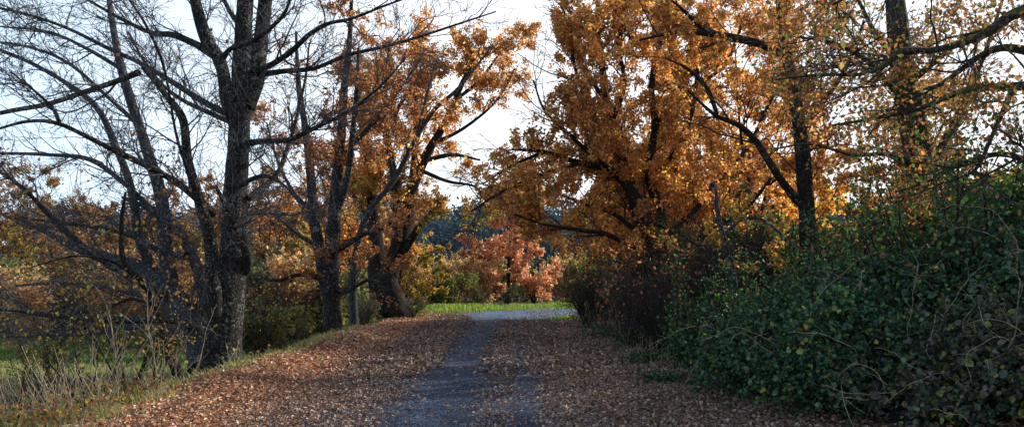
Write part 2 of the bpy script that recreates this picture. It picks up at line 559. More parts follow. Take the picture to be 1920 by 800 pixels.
M = 480000
x = RNG.uniform(-5.6, 5.0, M)
y = 6.2 + 34 * RNG.random(M) ** 1.35
keep = RNG.random(M) < litter_density(x, y)
x = x[keep]; y = y[keep]
pos = np.stack([x, y, H(x, y) + .012 + RNG.uniform(0, .035, len(x))], 1)
cl = palette(len(x), [(.31, .205, .155), (.23, .148, .112), (.15, .096, .074), (.43, .31, .24), (.085, .056, .044), (.56, .42, .32), (.34, .15, .075)], [4, 4, 3, 3, 2, 1, 1], pos=pos)
verge_sun = sstep(-x, 2.6, 3.6)[:, None]  # sun patch on the verge, put into the leaf colour
cl = np.clip(cl * (1 + verge_sun * np.array([[1.2, .75, .35]])), 0, .9)
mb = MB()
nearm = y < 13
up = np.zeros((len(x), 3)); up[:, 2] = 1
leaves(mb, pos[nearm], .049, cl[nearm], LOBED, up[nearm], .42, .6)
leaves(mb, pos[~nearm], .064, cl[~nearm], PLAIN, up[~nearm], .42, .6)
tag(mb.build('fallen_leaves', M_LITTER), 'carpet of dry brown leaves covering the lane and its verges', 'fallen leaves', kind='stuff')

# ------------------------------------------------------------------ GRASS
def grass(name, x, y, h, cols, label, w=.006, lean=.5):
    M = len(x)
    b = np.stack([x, y, H(x, y) - .01], 1)
    a = RNG.uniform(0, 6.28, M); s = np.stack([np.cos(a), np.sin(a), 0 * a], 1)
    l = np.stack([np.cos(a + 1.57), np.sin(a + 1.57), 0 * a], 1) * (lean * RNG.random((M, 1)))
    hh = (h * RNG.uniform(.5, 1.3, M))[:, None]
    z = np.array([0, 0, 1.])
    ww = w if np.isscalar(w) else w[:, None]
    v = np.stack([b - s * ww, b + s * ww, b + (l * .35 + z * .6) * hh + s * ww * .7, b + (l * .35 + z * .6) * hh - s * ww * .7, b + (l + z * .95) * hh], 1)
    o = (np.arange(M) * 5)[:, None]
    mb = MB(); mb.add(v.reshape(-1, 3), [o + np.array([[0, 1, 2, 3]]), o + np.array([[3, 2, 4]])], np.repeat(cols, 5, 0))
    return tag(mb.build(name, M_GRASS), label, 'grass', kind='stuff')


# verge tufts beside the big tree
cx = RNG.uniform(-5.4, -4.0, 130); cy = 7 + 17 * RNG.random(130) ** 1.3
i = RNG.integers(0, 130, 3800)
x = cx[i] + .10 * RNG.normal(size=len(i)); y = cy[i] + .13 * RNG.normal(size=len(i))
grass('verge_grass', x, y, np.full(len(x), .17), palette(len(x), [(.24, .32, .08), (.36, .38, .12), (.54, .46, .24), (.46, .40, .2)]),
      'tufts of green and straw grass along the bank under the big tree', lean=1.2)
# field on the left, below the bank
M = 75000
y = 15 + 26 * RNG.random(M) ** 1.1; x = -5.2 - RNG.random(M) * (y * .62 - 3)
m = x < -5.2; x = x[m]; y = y[m]
p = np.stack([x, y, 0 * x], 1); g = sstep(y + 1.5 * snoise(p, .3), 22, 26)[:, None]
cg = palette(len(x), [(.16, .26, .05), (.22, .30, .07), (.10, .18, .04)]); ch_ = palette(len(x), [(.24, .21, .17), (.17, .145, .115), (.29, .25, .20)])
sun_stripe = (sstep(y, 21.3, 22.2) * sstep(y, 25.2, 23.8))[:, None]  # same sunlit stripe painted into the blade colour, blades taller there
stripe_cols = palette(len(x), [(.42, .44, .17), (.30, .36, .10), (.50, .48, .26)])
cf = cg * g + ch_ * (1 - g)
grass('field_grass', x, y, np.full(len(x), .09) * (1 + .5 * sun_stripe[:, 0]), cf * (1 - sun_stripe) + stripe_cols * sun_stripe, 'mown grass field beyond the bank, green turning to dry stubble', w=.013, lean=1.0)
# sunny strip at the bend
M = 60000
x = RNG.uniform(-12, 26, M); y = RNG.uniform(29, 52, M)
rd = road_dist(x, y)
m = (rd > 1.6 + 1.2 * sstep(y, 28, 38)) & (rd < 9.5) & ((y > 34) | (np.abs(x + .5) > 1.9)); m &= ~((x < -2) & (y < 36)); m &= y < 49.5; m &= ~((x > 3.2) & (y < 38))
x, y = x[m], y[m]
q_ = np.stack([x, y, 0 * x], 1); m = RNG.random(len(x)) < .55 + .45 * snoise(q_, .9)
x, y = x[m], y[m]
grass('roadside_grass', x, y, .16 * (1 + .5 * snoise(q_[m], .7, 1)), palette(len(x), [(.34, .46, .06), (.26, .38, .05), (.42, .46, .10), (.18, .28, .04)]),
      'bright green sunlit grass edging the bend of the lane', w=.02, lean=.8)

def gap(p):
    """openings cut along sun rays through the crowns to let the low sun reach bank and field"""
    d = np.array([math.sin(SUN_AZ) * math.cos(SUN_EL), math.cos(SUN_AZ) * math.cos(SUN_EL), math.sin(SUN_EL)])
    out = np.zeros(len(p), bool)
    for ox, oy, oz, rr in ((-4.3, 11.2, 0, 1.2), (-3.2, 12.4, 0, 1.2), (-4.9, 13.2, 0, 1.0), (-3.4, 10.2, 0, .7), (-9.5, 22.8, -1, .9), (-11.5, 23.2, -1, .9), (-13.5, 23.6, -1, .9), (-15.5, 24, -1, .9)):
        q = p - np.array([ox, oy, oz])
        dist = np.linalg.norm(q - (q @ d)[:, None] * d, axis=1)
        out |= dist < rr * (1 + .3 * snoise(p, .8))  # leaves inside these cut tunnels are dropped to admit sun
    return out


# ------------------------------------------------------------------ TREE BUILDER
def make_tree(name, base, label, limbs, d0, trunk_n, bark, twigm, levels, leaf=None, group=None, trunk_sides=14, wob=.0, extra_leaf=None, limb_name='limb', rough=.09):
    """limbs: list of specs, the first trunk_n of which are trunk stems"""
    t = empty(name, base)
    tag(t, label, 'tree', group)
    PTs = []; RDs = []
    tr = MB()
    for i, sp in enumerate(limbs):
        pt, rd = limb(sp, d0, 30, wob)
        PTs.append(pt); RDs.append(rd)
        if i < trunk_n:
            pt2, rd2 = limb(sp, d0, 90, wob)
            tubes(tr, pt2[None], rd2[None], trunk_sides, rough=rough)
        else:
            pt2, rd2 = limb(sp, d0, 40, wob)
            b = MB(); tubes(b, pt2[None], rd2[None], 8, rough=rough * .8)
            b.build(limb_name, bark, t, base, smooth=True)
    tr.build('trunk', bark, t, base, smooth=True)
    finish_tree(t, base, np.array(PTs), np.array(RDs), levels, twigm, leaf, extra_leaf)
    return t


def finish_tree(t, base, PT, RD, levels, twigm, leaf, extra_leaf=None):
    tw = MB()
    allp = []
    cur = (PT, RD)
    for li, lv in enumerate(levels):
        lv = dict(lv); sides = lv.pop('sides', 4)
        nx_ = grow(*cur, **lv)
        tubes(tw, nx_[0], nx_[1], sides)
        allp.append(nx_[0])
        cur = nx_
    tw.build('branches' if False else 'twigs', twigm, t, base, smooth=True)['kind'] = 'stuff'
    for lf in ([leaf] if leaf else []) + (extra_leaf or []):
        P_ = allp[lf.get('level', -1)]
        pos = sample_on(P_, lf['n'], lf.get('t0', .3), lf.get('jit', .05))
        if 'thr' in lf:
            pos = clump(pos, lf.get('f', .9), lf['thr'], .5, lf.get('ch', 0))
        if 'where' in lf:
            pos = pos[lf['where'](pos)]
        b = MB()
        leaves(b, pos, lf['size'], palette(len(pos), lf['pal'], lf.get('w'), pos=pos), lf.get('kind', PLAIN), None, droop=.5)
        b.build(lf.get('name', 'foliage'), lf.get('mat', M_LEAF), t, base)


# ---- tree 1: the big lichen trunk on the left bank
D1 = 14.0
base = P(412, 696, D1); base[2] = ground(base[0], base[1])
T1 = [
    [(412, 730, 0, 150), (412, 706, 0, 104), (414, 680, 0, 84), (416, 640, 0, 74), (427, 560, 0, 62), (436, 480, 0, 50), (440, 380, 0, 45), (445, 300, 0, 42), (449, 220, 0, 41), (454, 140, 0, 40), (457, 60, 0, 33), (463, -60, 0, 30), (466, -220, .2, 20), (462, -380, .3, 8)],
    [(462, 200, 0, 34), (478, 150, .1, 33), (488, 80, .2, 28), (500, -20, .5, 24), (520, -160, .8, 16), (535, -320, 1.0, 7)],
    # stem on the near left of the trunk
    [(405, 590, -.25, 34), (398, 520, -.4, 26), (394, 450, -.5, 22), (372, 370, -.7, 19), (352, 300, -.8, 17), (343, 225, -.9, 15), (312, 180, -1.0, 12), (268, 125, -1.1, 9)],
    [(452, 270, 0, 24), (428, 195, -.2, 25), (414, 120, -.3, 24), (388, 75, -.5, 24), (368, 10, -.6, 20), (352, -80, -.8, 15), (340, -200, -1.1, 7)],
    [(432, 520, .2, 30), (462, 500, .0, 22), (458, 460, -.3, 18), (430, 400, -.6, 12), (405, 350, -.9, 6)],
    [(402, 402, -.4, 16), (345, 352, -.8, 14), (290, 318, -1.2, 13), (235, 292, -1.6, 12), (180, 265, -2, 10), (110, 232, -2.5, 8), (50, 228, -3, 6), (-30, 250, -3.4, 4)],
    [(262, 135, -1.1, 12), (220, 152, -1.3, 10), (160, 172, -1.6, 9), (90, 195, -2, 9), (20, 208, -2.4, 8), (-60, 225, -2.8, 5)],
    [(112, 232, -2.5, 8), (100, 205, -2.6, 7), (70, 175, -2.8, 5), (20, 135, -3, 3)],
    [(440, 220, .3, 14), (380, 190, .7, 12), (320, 152, 1.2, 11), (262, 118, 1.7, 9), (205, 92, 2.2, 8), (130, 55, 2.8, 6), (60, 30, 3.2, 5), (-20, 10, 3.8, 3)],
    [(412, 112, -.3, 17), (370, 85, -.2, 14), (325, 66, 0, 12), (285, 62, .2, 9), (235, 40, .4, 7), (190, 15, .6, 6), (130, -20, 1, 4)],
    [(450, 235, .2, 12), (400, 215, .8, 9), (330, 180, 1.4, 7), (280, 130, 1.9, 6), (240, 60, 2.4, 4)],
    [(418, 110, -.3, 11), (432, 92, -.6, 9), (470, 78, -1.0, 9), (505, 55, -1.4, 8), (535, 22, -1.7, 6), (550, -30, -2, 4)],
    [(478, 135, 0, 13), (515, 118, -.4, 11), (548, 95, -.7, 10), (580, 65, -1, 9), (615, 45, -1.3, 8), (660, 35, -1.6, 6), (730, 8, -2, 4), (800, -15, -2.4, 2.5)],
    [(476, 142, 0, 12), (530, 134, .2, 10), (590, 128, .4, 8), (650, 104, .6, 7), (720, 88, .8, 6), (790, 68, 1, 5), (860, 45, 1.2, 4), (930, 22, 1.5, 2.5)],
    [(468, 268, 0, 14), (500, 264, -.3, 10), (540, 262, -.6, 9), (590, 240, -.8, 8), (650, 210, -1, 6), (710, 165, -1.2, 4), (760, 110, -1.4, 2.5)],
    [(466, 372, 0, 15), (495, 350, .3, 12), (520, 325, .5, 10), (535, 290, .7, 9), (552, 235, .9, 7), (572, 150, 1, 5), (580, 80, 1.1, 3)],
    [(448, 400, .2, 12), (500, 398, .8, 8), (560, 400, 1.4, 5), (620, 380, 2, 3)],
    [(446, 350, -.2, 10), (490, 330, -.8, 8), (530, 345, -1.2, 5), (560, 380, -1.6, 3)],
    [(352, 320, -.8, 8), (330, 250, -1.2, 5), (308, 130, -1.5, 5), (275, 50, -1.8, 5), (232, -15, -2, 3.5)],
    [(350, 480, .4, 16), (300, 470, .9, 11), (240, 440, 1.4, 9), (170, 425, 2, 7), (90, 415, 2.6, 5), (0, 400, 3.2, 3)],
    [(462, 60, .1, 12), (430, 20, .8, 9), (400, -50, 1.4, 6), (370, -130, 2, 3)],
    [(500, 0, .4, 10), (560, -30, .2, 7), (640, -60, 0, 4)],
]
BARE = [dict(dens=5.0, L=1.45, ang=(25, 60), up=.12, bend=.04, wig=.21, K=9, rlen=.010, rmin=.0030, flat=.7, sides=5, tmin=.1),
        dict(dens=5.5, L=.72, ang=(25, 60), up=.05, bend=.03, wig=.24, K=6, rlen=.008, rmin=.0038, flat=.7, sides=4),
        dict(dens=10, L=.40, ang=(25, 60), up=.0, bend=.02, wig=.2, K=4, rlen=.008, rmin=.0034, flat=.8, sides=3)]
make_tree('tree', base, 'big leafless oak with white lichen spotted trunk on the bank beside the lane', T1, D1, 3, B_LICHEN, B_TWIGG, BARE,
          leaf=dict(n=9000, size=.085, pal=BROWN + ORANGE[:2], kind=LOBED, thr=.55, f=.8, mat=M_BROWNLEAF,
                    where=lambda p: RNG.random(len(p)) < np.where(p[:, 2] > 3.1, .12, .8)))

# ---- tree 1b: grey leaning multi stem tree joined at its foot
D1b = 15.2
base = P(372, 668, D1b); base[2] = ground(base[0], base[1])
T1b = [
    [(385, 690, -.3, 60), (372, 640, 0, 50), (350, 595, .1, 46), (322, 545, .3, 38), (270, 505, .6, 30), (205, 485, 1.0, 24), (140, 462, 1.5, 18), (80, 430, 2, 12), (10, 400, 2.6, 6)],
    [(345, 590, .1, 30), (322, 530, .3, 28), (310, 460, .5, 26), (304, 380, .7, 24), (282, 300, .9, 21), (252, 210, 1.1, 18), (228, 130, 1.3, 16), (212, 50, 1.6, 12), (198, -50, 2, 7)],
    [(300, 530, .4, 22), (262, 450, .8, 17), (245, 350, 1.0, 15), (215, 270, 1.2, 13), (180, 200, 1.5, 11), (115, 150, 1.9, 9), (40, 110, 2.4, 7), (-40, 80, 2.9, 4)],
    [(322, 560, .2, 22), (250, 520, -.3, 18), (160, 465, -.8, 14), (90, 400, -1.2, 10), (40, 350, -1.6, 7), (-20, 310, -2, 4)],
    [(290, 400, .8, 12), (240, 350, 1.2, 10), (170, 300, 1.6, 9), (90, 290, 2, 7), (0, 287, 2.4, 5)],
    [(385, 640, 0, 22), (350, 605, -.4, 17), (300, 598, -.8, 14), (230, 600, -1.2, 14), (150, 594, -1.7, 13), (80, 588, -2.2, 11), (20, 580, -2.7, 8), (-60, 582, -3.2, 5)],
    [(378, 660, .1, 22), (330, 625, .5, 16), (260, 612, 1, 13), (170, 622, 1.6, 10), (80, 628, 2.2, 8), (-20, 630, 2.8, 5)],
    [(360, 620, .2, 17), (290, 560, .9, 13), (220, 545, 1.5, 10), (130, 530, 2.2, 8), (30, 535, 3, 4)],
    [(390, 580, .2, 22), (365, 490, .3, 20), (340, 440, .5, 19), (310, 400, .8, 16), (280, 390, 1.2, 10), (230, 370, 1.7, 6)],
    [(255, 230, 1.1, 9), (200, 180, 1.6, 7), (130, 120, 2.1, 6), (60, 90, 2.6, 5), (-30, 75, 3.2, 3)],
    [(228, 130, 1.3, 9), (160, 90, 1.7, 7), (90, 60, 2.1, 5), (0, 50, 2.6, 3)],
]
BARE2 = [dict(dens=5.0, L=1.6, ang=(25, 60), up=.02, bend=.015, wig=.21, K=9, rlen=.010, rmin=.0032, flat=.6, sides=5, tmin=.2),
         dict(dens=5.5, L=.8, ang=(25, 60), up=.0, bend=.01, wig=.24, K=6, rlen=.008, rmin=.0038, flat=.6, sides=4),
         dict(dens=7.0, L=.38, ang=(25, 60), up=.0, bend=.0, wig=.2, K=4, rlen=.008, rmin=.0034, flat=.7, sides=3)]
make_tree('tree', base, 'grey leaning tree with several bare stems, joined to the foot of the big trunk', T1b, D1b, 3, B_GREY, B_TWIGG, BARE2,
          leaf=dict(n=24000, size=.085, pal=BROWN * 2 + ORANGE[:1] + OLIVE, kind=LOBED, thr=.05, f=.8, mat=M_BROWNLEAF, jit=.08,
                    where=lambda p: (p[:, 2] < 4.0) & (p[:, 2] > 1.2) & (p[:, 0] < -5.2) & (RNG.random(len(p)) < .8)))

# small dark leaning stem on the bank
base = P(338, 712, 13.0); base[2] = ground(base[0], base[1])
make_tree('tree', base, 'thin crooked dark sapling leaning beside the foot of the big lichen trunk',
          [[(342, 735, 0, 22), (330, 690, 0, 19), (312, 655, -.1, 17), (302, 610, -.2, 15), (290, 560, -.3, 13), (262, 525, -.5, 11), (232, 490, -.7, 9), (228, 420, -.8, 8), (235, 360, -.9, 4)],
           [(296, 575, -.2, 9), (250, 560, -.6, 6), (200, 580, -1, 5), (140, 620, -1.4, 3.5), (70, 680, -1.8, 2)],
           [(262, 525, -.5, 7), (210, 490, -.9, 5), (140, 480, -1.3, 4), (60, 500, -1.7, 2.5)]], 13.0, 1, B_DARK, B_TWIG,
          [dict(dens=4, L=.7, ang=(30, 60), up=-.05, bend=-.03, wig=.15, K=7, rmin=.0025), dict(dens=6, L=.35, ang=(30, 60), wig=.2, K=4, rmin=.002, sides=3)],
          leaf=dict(n=260, size=.07, pal=OLIVE + BROWN, kind=LOBED, mat=M_LEAF))

# ---- tree 2
D2 = 25.0
base = P(622, 618, D2); base[2] = ground(base[0], base[1])
T2 = [
    [(626, 640, 0, 46), (624, 600, 0, 38), (620, 540, 0, 32), (622, 470, 0, 30), (627, 400, 0, 24), (632, 330, 0, 20), (640, 250, 0, 17), (645, 170, 0, 14), (655, 80, 0, 10), (660, -20, 0, 5)],
    [(616, 560, 0, 24), (604, 490, 0, 24), (590, 420, 0, 20), (584, 340, .3, 17), (574, 250, .6, 14), (560, 160, .9, 10), (555, 60, 1.2, 5)],
    [(628, 400, 0, 16), (650, 340, -.4, 13), (660, 260, -.8, 11), (668, 180, -1, 9), (672, 90, -1.2, 5)],
    [(600, 520, 0, 12), (560, 515, -.6, 8), (520, 525, -1.2, 6), (460, 520, -1.8, 3)],
    [(630, 470, 0, 14), (680, 440, -.5, 9), (720, 425, -1, 6), (760, 400, -1.5, 3)],
    [(635, 545, 0, 14), (660, 540, -.8, 9), (690, 525, -1.2, 6), (720, 530, -1.6, 3)],
    [(590, 400, 0, 10), (550, 360, .6, 7), (520, 300, 1.2, 5), (500, 230, 1.8, 3)],
    [(635, 300, 0, 10), (690, 240, .4, 8), (740, 180, .8, 6), (790, 110, 1.2, 3)],
    [(612, 470, .3, 10), (560, 440, 1.0, 7), (510, 400, 1.8, 5), (470, 390, 2.5, 3)],
]
MEDT = [dict(dens=4.2, L=1.8, ang=(25, 60), up=.15, bend=.05, wig=.13, K=8, rlen=.010, rmin=.005, flat=.8, sides=4, tmin=.12),
        dict(dens=4.2, L=.8, ang=(25, 60), up=.1, bend=.03, wig=.16, K=6, rlen=.009, rmin=.004, flat=.8, sides=3),
        dict(dens=5.0, L=.42, ang=(25, 60), up=.05, bend=.02, wig=.2, K=4, rlen=.008, rmin=.0035, flat=.9, sides=3)]
make_tree('tree', base, 'twin stemmed tree with thin brown leaves, second along the bank from the big lichen trunk', T2, D2, 2, B_LICHEN, B_TWIGG, MEDT,
          leaf=dict(n=34000, size=.08, pal=ORANGE[1:3] + BROWN, thr=.0, f=.9, jit=.05, kind=PLAIN, where=lambda p: ~gap(p)))

# ---- tree 3: at the far left of the lane, orange crown
D3 = 33.0
base = P(742, 582, D3); base[2] = ground(base[0], base[1])
T3 = [
    [(752, 600, 0, 60), (738, 560, 0, 44), (728, 520, 0, 38), (745, 470, 0, 32), (762, 410, 0, 28), (775, 350, 0, 22), (800, 290, 0, 18), (835, 230, 0, 14), (865, 160, 0, 10), (900, 90, 0, 5)],
    [(728, 590, 0, 50), (712, 540, .2, 42), (706, 470, .4, 32), (700, 400, .5, 24), (692, 320, .6, 18), (680, 240, .8, 13), (668, 160, 1, 8)],
    [(735, 520, 0, 26), (745, 430, -.4, 20), (742, 350, -.6, 16), (728, 270, -.8, 12), (722, 190, -1, 9), (730, 90, -1.2, 5)],
    [(750, 480, 0, 20), (790, 420, -.6, 12), (810, 400, -1, 10), (835, 370, -1.5, 5)],
    [(770, 370, 0, 16), (778, 290, .4, 13), (780, 220, .6, 10), (778, 140, .8, 7), (790, 60, 1, 4)],
    [(700, 420, .4, 12), (670, 380, .8, 8), (640, 330, 1.2, 5)],
    [(800, 300, 0, 10), (850, 290, .5, 7), (900, 300, 1, 4)],
    [(725, 250, -.8, 10), (760, 180, -1, 7), (800, 130, -1.2, 4)],
    [(812, 270, 0, 9), (870, 240, -.5, 6), (930, 190, -1, 4), (965, 130, -1.3, 3)],
    [(790, 320, 0, 9), (840, 340, -.8, 6), (890, 350, -1.4, 4), (915, 385, -1.8, 3)],
    [(850, 190, 0, 8), (900, 150, .6, 6), (950, 80, 1.2, 3)],
]
CRWN = [dict(dens=3.2, L=2.0, ang=(25, 60), up=.15, bend=.04, wig=.13, K=8, rlen=.011, rmin=.007, flat=.9, sides=4, tmin=.15),
        dict(dens=4.2, L=1.15, ang=(25, 60), up=.08, bend=.02, wig=.16, K=6, rlen=.010, rmin=.0075, flat=.7, sides=3),
        dict(dens=5.0, L=.6, ang=(25, 65), up=.0, bend=.0, wig=.2, K=4, rlen=.008, rmin=.006, flat=.6, sides=3)]
make_tree('tree', base, 'orange crowned tree with thick dark split trunk where the lane bends', T3, D3, 2, B_DARK, B_TWIG, CRWN,
          leaf=dict(n=74000, size=.092, pal=ORANGE, w=WO, thr=-.9, f=2.0, jit=.07, kind=PLAIN, where=lambda p: (p[:, 2] > 4.2) & ~gap(p)),
          extra_leaf=[dict(n=46000, size=.098, pal=OLIVE, thr=-.1, f=1.0, jit=.08, where=lambda p: (p[:, 2] < 5.6) & ((p[:, 2] > 4.0) | (p[:, 0] > -3.7)) & (p[:, 2] > 2.6) & ~gap(p), name='lower_foliage')])

# slim grey curving tree between tree 2 and tree 3
base = P(668, 600, 27); base[2] = ground(base[0], base[1])
make_tree('tree', base, 'slim grey tree curving out over the lane in front of the split dark trunk',
          [[(664, 612, 0, 18), (662, 540, 0, 15), (668, 470, 0, 13), (690, 400, 0, 12), (740, 335, 0, 10), (780, 260, 0, 9), (815, 205, 0, 8), (860, 165, 0, 6), (920, 90, 0, 3)],
           [(780, 260, 0, 6), (800, 180, .3, 5), (820, 110, .6, 3)], [(740, 335, 0, 6), (720, 240, -.3, 5), (740, 150, -.5, 3)]],
          27, 1, B_GREY, B_TWIG, MEDT[:2], leaf=dict(n=2600, size=.11, pal=ORANGE[:4], thr=.1, f=.6))

# ---- tree 4: big orange crown right of the lane
D4 = 22.0
base = P(1262, 575, D4); base[2] = ground(base[0], base[1])
T4 = [
    [(1275, 600, 0, 46), (1262, 540, 0, 38), (1235, 470, 0, 32), (1205, 400, 0, 26), (1178, 350, 0, 22), (1140, 318, -.2, 16), (1085, 305, -.5, 11), (1020, 285, -.9, 8), (960, 280, -1.3, 4)],
    [(1225, 590, .3, 40), (1212, 520, .3, 32), (1205, 450, .3, 28), (1190, 380, .3, 24), (1165, 300, .2, 20), (1142, 240, .1, 18), (1132, 150, 0, 14), (1122, 60, 0, 9), (1120, -60, 0, 5)],
    [(1240, 480, 0, 26), (1238, 400, .3, 20), (1215, 320, .5, 18), (1228, 240, .7, 15), (1222, 160, .9, 12), (1240, 60, 1.1, 9), (1260, -60, 1.3, 5)],
    [(1180, 345, 0, 12), (1110, 290, -.8, 9), (1060, 245, -1.2, 7), (1020, 205, -1.6, 5), (1000, 150, -1.9, 3)],
    [(1240, 450, 0, 16), (1300, 400, .6, 12), (1350, 330, 1, 11), (1400, 280, 1.4, 9), (1440, 200, 1.8, 6), (1480, 120, 2.2, 3)],
    [(1200, 470, -.3, 12), (1140, 440, -1, 9), (1080, 430, -1.6, 8), (1020, 420, -2.1, 5), (960, 400, -2.6, 3)],
    [(1215, 330, .5, 12), (1270, 280, .2, 9), (1300, 200, 0, 8), (1310, 110, -.2, 6), (1330, 20, -.4, 3)],
    [(1150, 270, .1, 10), (1100, 190, -.3, 8), (1075, 110, -.5, 6), (1070, 20, -.8, 4)],
    [(1210, 450, .6, 10), (1150, 400, 1.4, 9), (1090, 380, 2, 7), (1010, 350, 2.6, 4), (940, 340, 3, 3)],
    [(1280, 500, .2, 14), (1330, 430, -.4, 10), (1390, 400, -.8, 8), (1450, 330, -1.2, 5)],
    [(1085, 305, -.5, 10), (1010, 330, -1.2, 7), (940, 360, -1.8, 5), (885, 395, -2.2, 3)],
    [(1020, 285, -.9, 7), (960, 310, -1.4, 5), (905, 345, -1.8, 3)],
    [(1142, 240, .1, 12), (1170, 160, -.5, 9), (1160, 80, -.8, 7), (1180, -20, -1, 4)],
    [(1228, 240, .7, 11), (1290, 170, 1.2, 9), (1360, 120, 1.6, 7), (1400, 20, 2, 4)],
    [(1136, 190, .1, 9), (1090, 120, .8, 7), (1060, 40, 1.2, 5), (1050, -40, 1.5, 3)],
]
T4L = [dict(dens=3.6, L=2.0, ang=(25, 60), up=.1, bend=.02, wig=.13, K=8, rlen=.011, rmin=.005, flat=.8, sides=4, tmin=.15),
       dict(dens=4.2, L=1.1, ang=(25, 60), up=.02, bend=.0, wig=.17, K=6, rlen=.010, rmin=.0055, flat=.55, sides=3),
       dict(dens=5.5, L=.55, ang=(25, 65), up=-.02, bend=-.01, wig=.2, K=4, rlen=.009, rmin=.0042, flat=.5, sides=3)]
make_tree('tree', base, 'broad orange leaved oak with dark forked trunks overhanging the lane opposite the bare tree', T4, D4, 3, B_DARK, B_TWIG, T4L,
          leaf=dict(n=114000, size=.080, pal=ORANGE, w=WO, thr=-.9, f=2.2, jit=.05, kind=PLAIN, where=lambda p: (p[:, 2] > 2.1 + .4 * snoise(p, .8)) & ~gap(p) & (p[:, 0] > np.interp(p[:, 2], [2.0, 2.6, 3.2, 4.1, 4.8, 5.5, 6.6, 9], [1.3, .6, -.5, -1.0, -.4, .6, 1.3, 1.1]) + .35 * snoise(p, 1.2))),
          extra_leaf=[dict(n=34000, size=.084, pal=OLIVE[1:] + ORANGE[:2], thr=.0, f=.9, jit=.06, where=lambda p: (p[:, 2] < 4.6) & (p[:, 2] > 1.5 + .4 * snoise(p, .8)) & (p[:, 0] < 3.2) & (p[:, 0] > np.interp(p[:, 2], [2.0, 2.6, 3.2, 4.1, 4.8], [1.3, .5, -.6, -1.1, -.4]) + .3 * snoise(p, 1.2)), name='lower_foliage')])

# ---- tree 5
D5 = 18.0
base = P(1515, 560, D5); base[2] = ground(base[0], base[1])
T5 = [
    [(1518, 580, 0, 40), (1516, 500, 0, 34), (1514, 420, 0, 30), (1508, 330, 0, 28), (1502, 260, 0, 26), (1492, 190, 0, 22), (1478, 110, 0, 18), (1462, 20, 0, 13), (1450, -100, 0, 7)],
    [(1508, 390, 0, 16), (1470, 345, -.3, 15), (1440, 300, -.5, 14), (1415, 262, -.7, 12), (1385, 235, -.9, 10), (1340, 215, -1.2, 7), (1290, 170, -1.6, 4)],
    [(1480, 110, 0, 15), (1430, 85, -.3, 14), (1380, 72, -.6, 15), (1320, 62, -.9, 12), (1270, 60, -1.2, 8), (1200, 75, -1.6, 4)],
    [(1325, 62, -.9, 10), (1300, 38, -1, 8), (1270, 10, -1.2, 5), (1230, -20, -1.5, 3)],
    [(1500, 250, 0, 13), (1545, 190, .3, 10), (1590, 120, .6, 8), (1620, 40, .9, 5)],
    [(1345, 215, -1.2, 8), (1325, 165, -1.3, 8), (1290, 130, -1.5, 6), (1250, 110, -1.7, 3)],
]
make_tree('tree', base, 'straight dark tree with a crooked limb, orange leaves, behind the bramble bank', T5, D5, 1, B_DARK, B_TWIG, T4L,
          leaf=dict(n=40000, size=.074, pal=ORANGE, w=WO, thr=-.8, f=2.2, jit=.05, kind=PLAIN, where=lambda p: (p[:, 2] > 2.5) & ~gap(p)))

# ---- tree 6: big trunk, sparse leaves
D6 = 12.5
base = P(1745, 560, D6); base[2] = ground(base[0], base[1])
T6 = [
    [(1752, 640, 0, 70), (1745, 500, 0, 62), (1738, 420, 0, 56), (1728, 330, 0, 52), (1715, 250, 0, 50), (1700, 170, 0, 46), (1688, 90, 0, 40), (1678, 0, 0, 34), (1668, -120, 0, 22), (1660, -260, 0, 8)],
    [(1735, 330, 0, 20), (1770, 270, .4, 18), (1800, 215, .8, 16), (1822, 160, 1.1, 12), (1850, 90, 1.4, 8), (1880, 0, 1.8, 5)],
    [(1708, 200, 0, 16), (1660, 150, -.6, 11), (1620, 110, -1, 9), (1560, 80, -1.5, 7), (1500, 70, -2, 4)],
    [(1725, 320, 0, 12), (1670, 290, -.7, 9), (1600, 290, -1.3, 7), (1520, 270, -1.9, 5), (1450, 280, -2.4, 3)],
    [(1700, 160, 0, 14), (1760, 110, -.6, 10), (1810, 70, -1.1, 8), (1880, 40, -1.6, 5)],
    [(1695, 130, .2, 12), (1640, 60, .9, 9), (1600, -20, 1.6, 6)],
]
SPARSE = [dict(dens=4.0, L=1.7, ang=(25, 65), up=-.02, bend=-.01, wig=.14, K=9, rlen=.009, rmin=.0030, flat=.5, sides=4, tmin=.12),
          dict(dens=5.0, L=.8, ang=(25, 60), up=-.04, bend=-.02, wig=.16, K=6, rlen=.008, rmin=.003, flat=.5, sides=3),
          dict(dens=4.5, L=.36, ang=(25, 60), up=-.04, bend=-.02, wig=.2, K=4, rlen=.008, rmin=.002, flat=.6, sides=3)]
MIX6 = [(.34, .16, .08), (.22, .12, .07), (.50, .24, .09), (.13, .16, .05), (.18, .20, .055), (.40, .27, .09)]
make_tree('tree', base, 'thick mossy trunk with thin leaves rising behind the highest part of the brambles', T6, D6, 1, B_MOSS, B_TWIG, SPARSE,
          leaf=dict(n=14000, size=.072, pal=MIX6, w=[4, 4, 2, 1.5, 1.5, 1], thr=-.1, f=.8, jit=.10, kind=LOBED, mat=M_LEAF, where=lambda p: ~gap(p)),
          extra_leaf=[dict(n=5000, size=.075, pal=IVY, thr=.35, f=.7, jit=.1, kind=ROUND, name='ivy_leaves', mat=M_BRAMBLE)])

